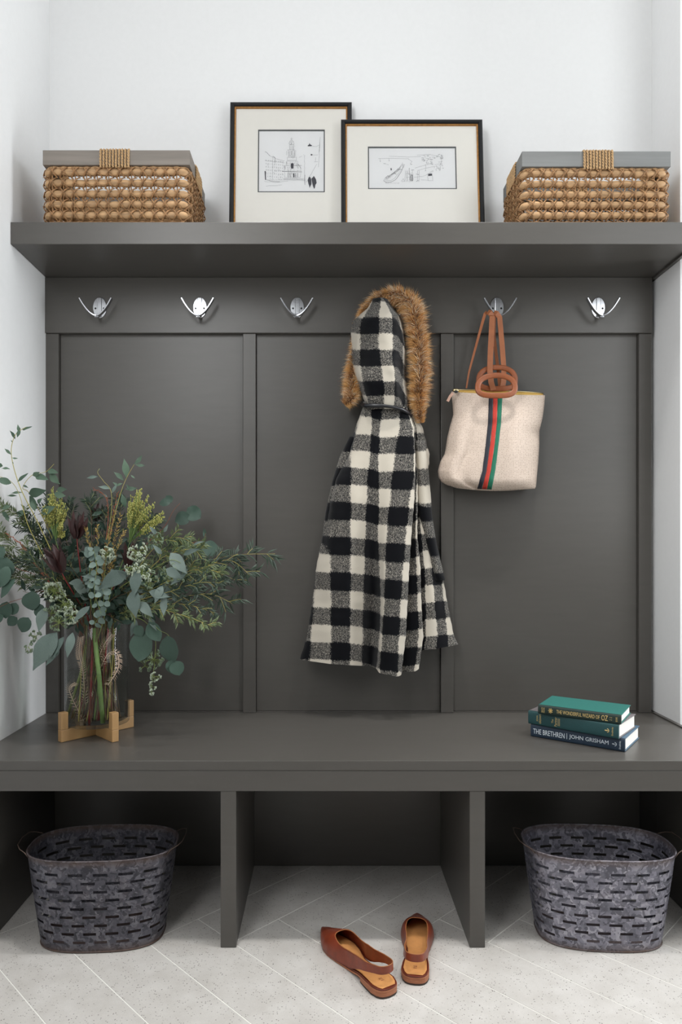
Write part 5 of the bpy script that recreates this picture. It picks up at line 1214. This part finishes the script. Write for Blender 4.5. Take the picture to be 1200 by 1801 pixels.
# burgundy bract flowers
def bract(label, c, tip, Y, n, L, pts):
    r_, P = plant('burgundy_flower', label, 'flower', pts, .0030, 'crim'); b = P[-1]; t_ = atw(tip[0], tip[1], Y); ax = (t_-b).normalized(); u = ax.orthogonal().normalized(); v = ax.cross(u)
    for k in range(n):
        a = 2.4*k; sp_ = .12+.40*(k/n); d = ax+(u*math.cos(a)+v*math.sin(a))*sp_; o = b+(u*math.cos(a)+v*math.sin(a))*.004-ax*.006*(k/n)
        base = safe(o); tip_ = safe(o+d.normalized()*L*RF.uniform(.85, 1.1)*(1-.15*k/n)); leaf(r_, 'petal', 'burg', base, tip_, 1.0, .8, 'bract')
bract('dark burgundy bract flower near the top, left of centre', None, (140, 898), 1.80, 11, .070, [(145, 1030, 1.84), (138, 975, 1.81), (135, 945, 1.80)])
bract('dark burgundy bract flower lower left, largest of the three', None, (88, 962), 1.76, 13, .078, [(130, 1045, 1.82), (115, 1020, 1.78), (108, 1005, 1.77)])
bract('dark burgundy bract flower on the right, below the right grain head', None, (228, 950), 1.86, 10, .062, [(195, 1045, 1.86), (215, 1010, 1.86), (226, 992, 1.86)])
bract('dark burgundy bract flower at the back, behind the golden sprigs', None, (168, 885), 2.0, 9, .055, [(165, 1030, 1.96), (168, 960, 1.99), (168, 915, 2.0)])
# dark leafy filler
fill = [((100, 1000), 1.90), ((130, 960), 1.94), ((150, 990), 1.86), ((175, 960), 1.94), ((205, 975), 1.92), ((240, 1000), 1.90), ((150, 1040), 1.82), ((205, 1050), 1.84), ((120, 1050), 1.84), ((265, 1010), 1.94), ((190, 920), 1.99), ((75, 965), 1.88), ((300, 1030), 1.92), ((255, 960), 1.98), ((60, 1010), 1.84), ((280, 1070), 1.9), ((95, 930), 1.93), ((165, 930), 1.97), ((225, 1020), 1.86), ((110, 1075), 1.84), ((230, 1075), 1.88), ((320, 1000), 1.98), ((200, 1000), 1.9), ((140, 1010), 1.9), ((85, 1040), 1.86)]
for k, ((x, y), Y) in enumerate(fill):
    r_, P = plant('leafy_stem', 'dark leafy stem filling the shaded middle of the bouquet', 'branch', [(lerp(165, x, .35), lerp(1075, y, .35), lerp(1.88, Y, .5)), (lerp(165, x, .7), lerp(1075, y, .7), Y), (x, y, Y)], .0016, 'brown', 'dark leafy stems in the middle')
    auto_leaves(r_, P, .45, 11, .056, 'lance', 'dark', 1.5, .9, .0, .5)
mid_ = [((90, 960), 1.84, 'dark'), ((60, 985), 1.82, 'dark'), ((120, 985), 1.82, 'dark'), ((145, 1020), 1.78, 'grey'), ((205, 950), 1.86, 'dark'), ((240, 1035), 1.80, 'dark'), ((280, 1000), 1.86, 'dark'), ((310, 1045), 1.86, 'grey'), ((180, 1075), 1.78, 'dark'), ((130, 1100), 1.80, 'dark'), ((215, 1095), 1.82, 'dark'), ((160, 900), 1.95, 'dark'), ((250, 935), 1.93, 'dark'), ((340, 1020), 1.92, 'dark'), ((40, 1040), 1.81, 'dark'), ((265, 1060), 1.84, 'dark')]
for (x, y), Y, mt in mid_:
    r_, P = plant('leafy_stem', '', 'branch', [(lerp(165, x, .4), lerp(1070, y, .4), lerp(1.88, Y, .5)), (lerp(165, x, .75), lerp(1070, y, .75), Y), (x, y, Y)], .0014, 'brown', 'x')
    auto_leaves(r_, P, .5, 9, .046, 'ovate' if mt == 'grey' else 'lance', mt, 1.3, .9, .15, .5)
# stems seen through the glass
def inner(name, lb, cat, a, b, r, sm):
    p = at(*a); q = at(*b); o = MB().tube([p, lerp(p, q, .5)+Vector((.002, 0, 0)), q], r, 10).build(name, SM[sm], BOUQ, smooth=True); o['label'] = lb; return o, p, q
inner('cut_flower_stem', 'thick bright green cut stem standing in the vase water', 'stem', (165, 1105, 1.86), (181, 1272, 1.84), .0062, 'thick')
inner('cut_flower_stem', 'crimson cut stem standing left of the thick green one in the vase', 'stem', (163, 1110, 1.87), (157, 1272, 1.85), .0034, 'crim')
inner('cut_flower_stem', 'slanting pale green cut stem at the left side of the vase', 'stem', (160, 1120, 1.88), (119, 1258, 1.885), .0040, 'green')
inner('cut_flower_stem', 'orange-brown cut stem crossing behind the thick green one', 'stem', (172, 1150, 1.90), (150, 1262, 1.90), .0022, 'red')
for lb, pts in (('pinkish dried fern sprig curling inside the vase, right side', [(172, 1185, 1.87), (190, 1150, 1.85), (206, 1150, 1.84), (208, 1175, 1.84), (190, 1205, 1.84)]), ('pinkish dried fern sprig rising inside the vase to its rim', [(166, 1185, 1.88), (180, 1140, 1.86), (197, 1115, 1.86)]), ('pinkish dried fern sprig at the left inside the vase', [(150, 1240, 1.88), (146, 1180, 1.86), (139, 1150, 1.86), (142, 1120, 1.86)]), ('pinkish dried fern sprig low inside the vase', [(148, 1270, 1.88), (122, 1215, 1.86), (132, 1200, 1.86)])):
    P = crv([at(*p) for p in pts], 12); o = MB().tube(P, .0011, 5).build('dried_fern_sprig', SM['dry'], BOUQ); o['label'] = lb; mb = MB()
    for q in range(70):
        i = min(len(P)-2, int(q/70*(len(P)-1))+1); T_ = tangent(P, i); s_ = T_.cross(Vector((0, 1, 0))).normalized()*(1 if q % 2 else -1)
        b_ = P[i]; d = (T_*.6+s_).normalized(); e = b_+d*.013; m1 = b_+d*.006; w_ = Vector((0, 0, .0011))
        mb.add([b_, m1+w_, m1-w_, e], [(0, 1, 2), (1, 3, 2)])
    mb.build('dry_needles', SM['dry'], o)['kind'] = 'stuff'
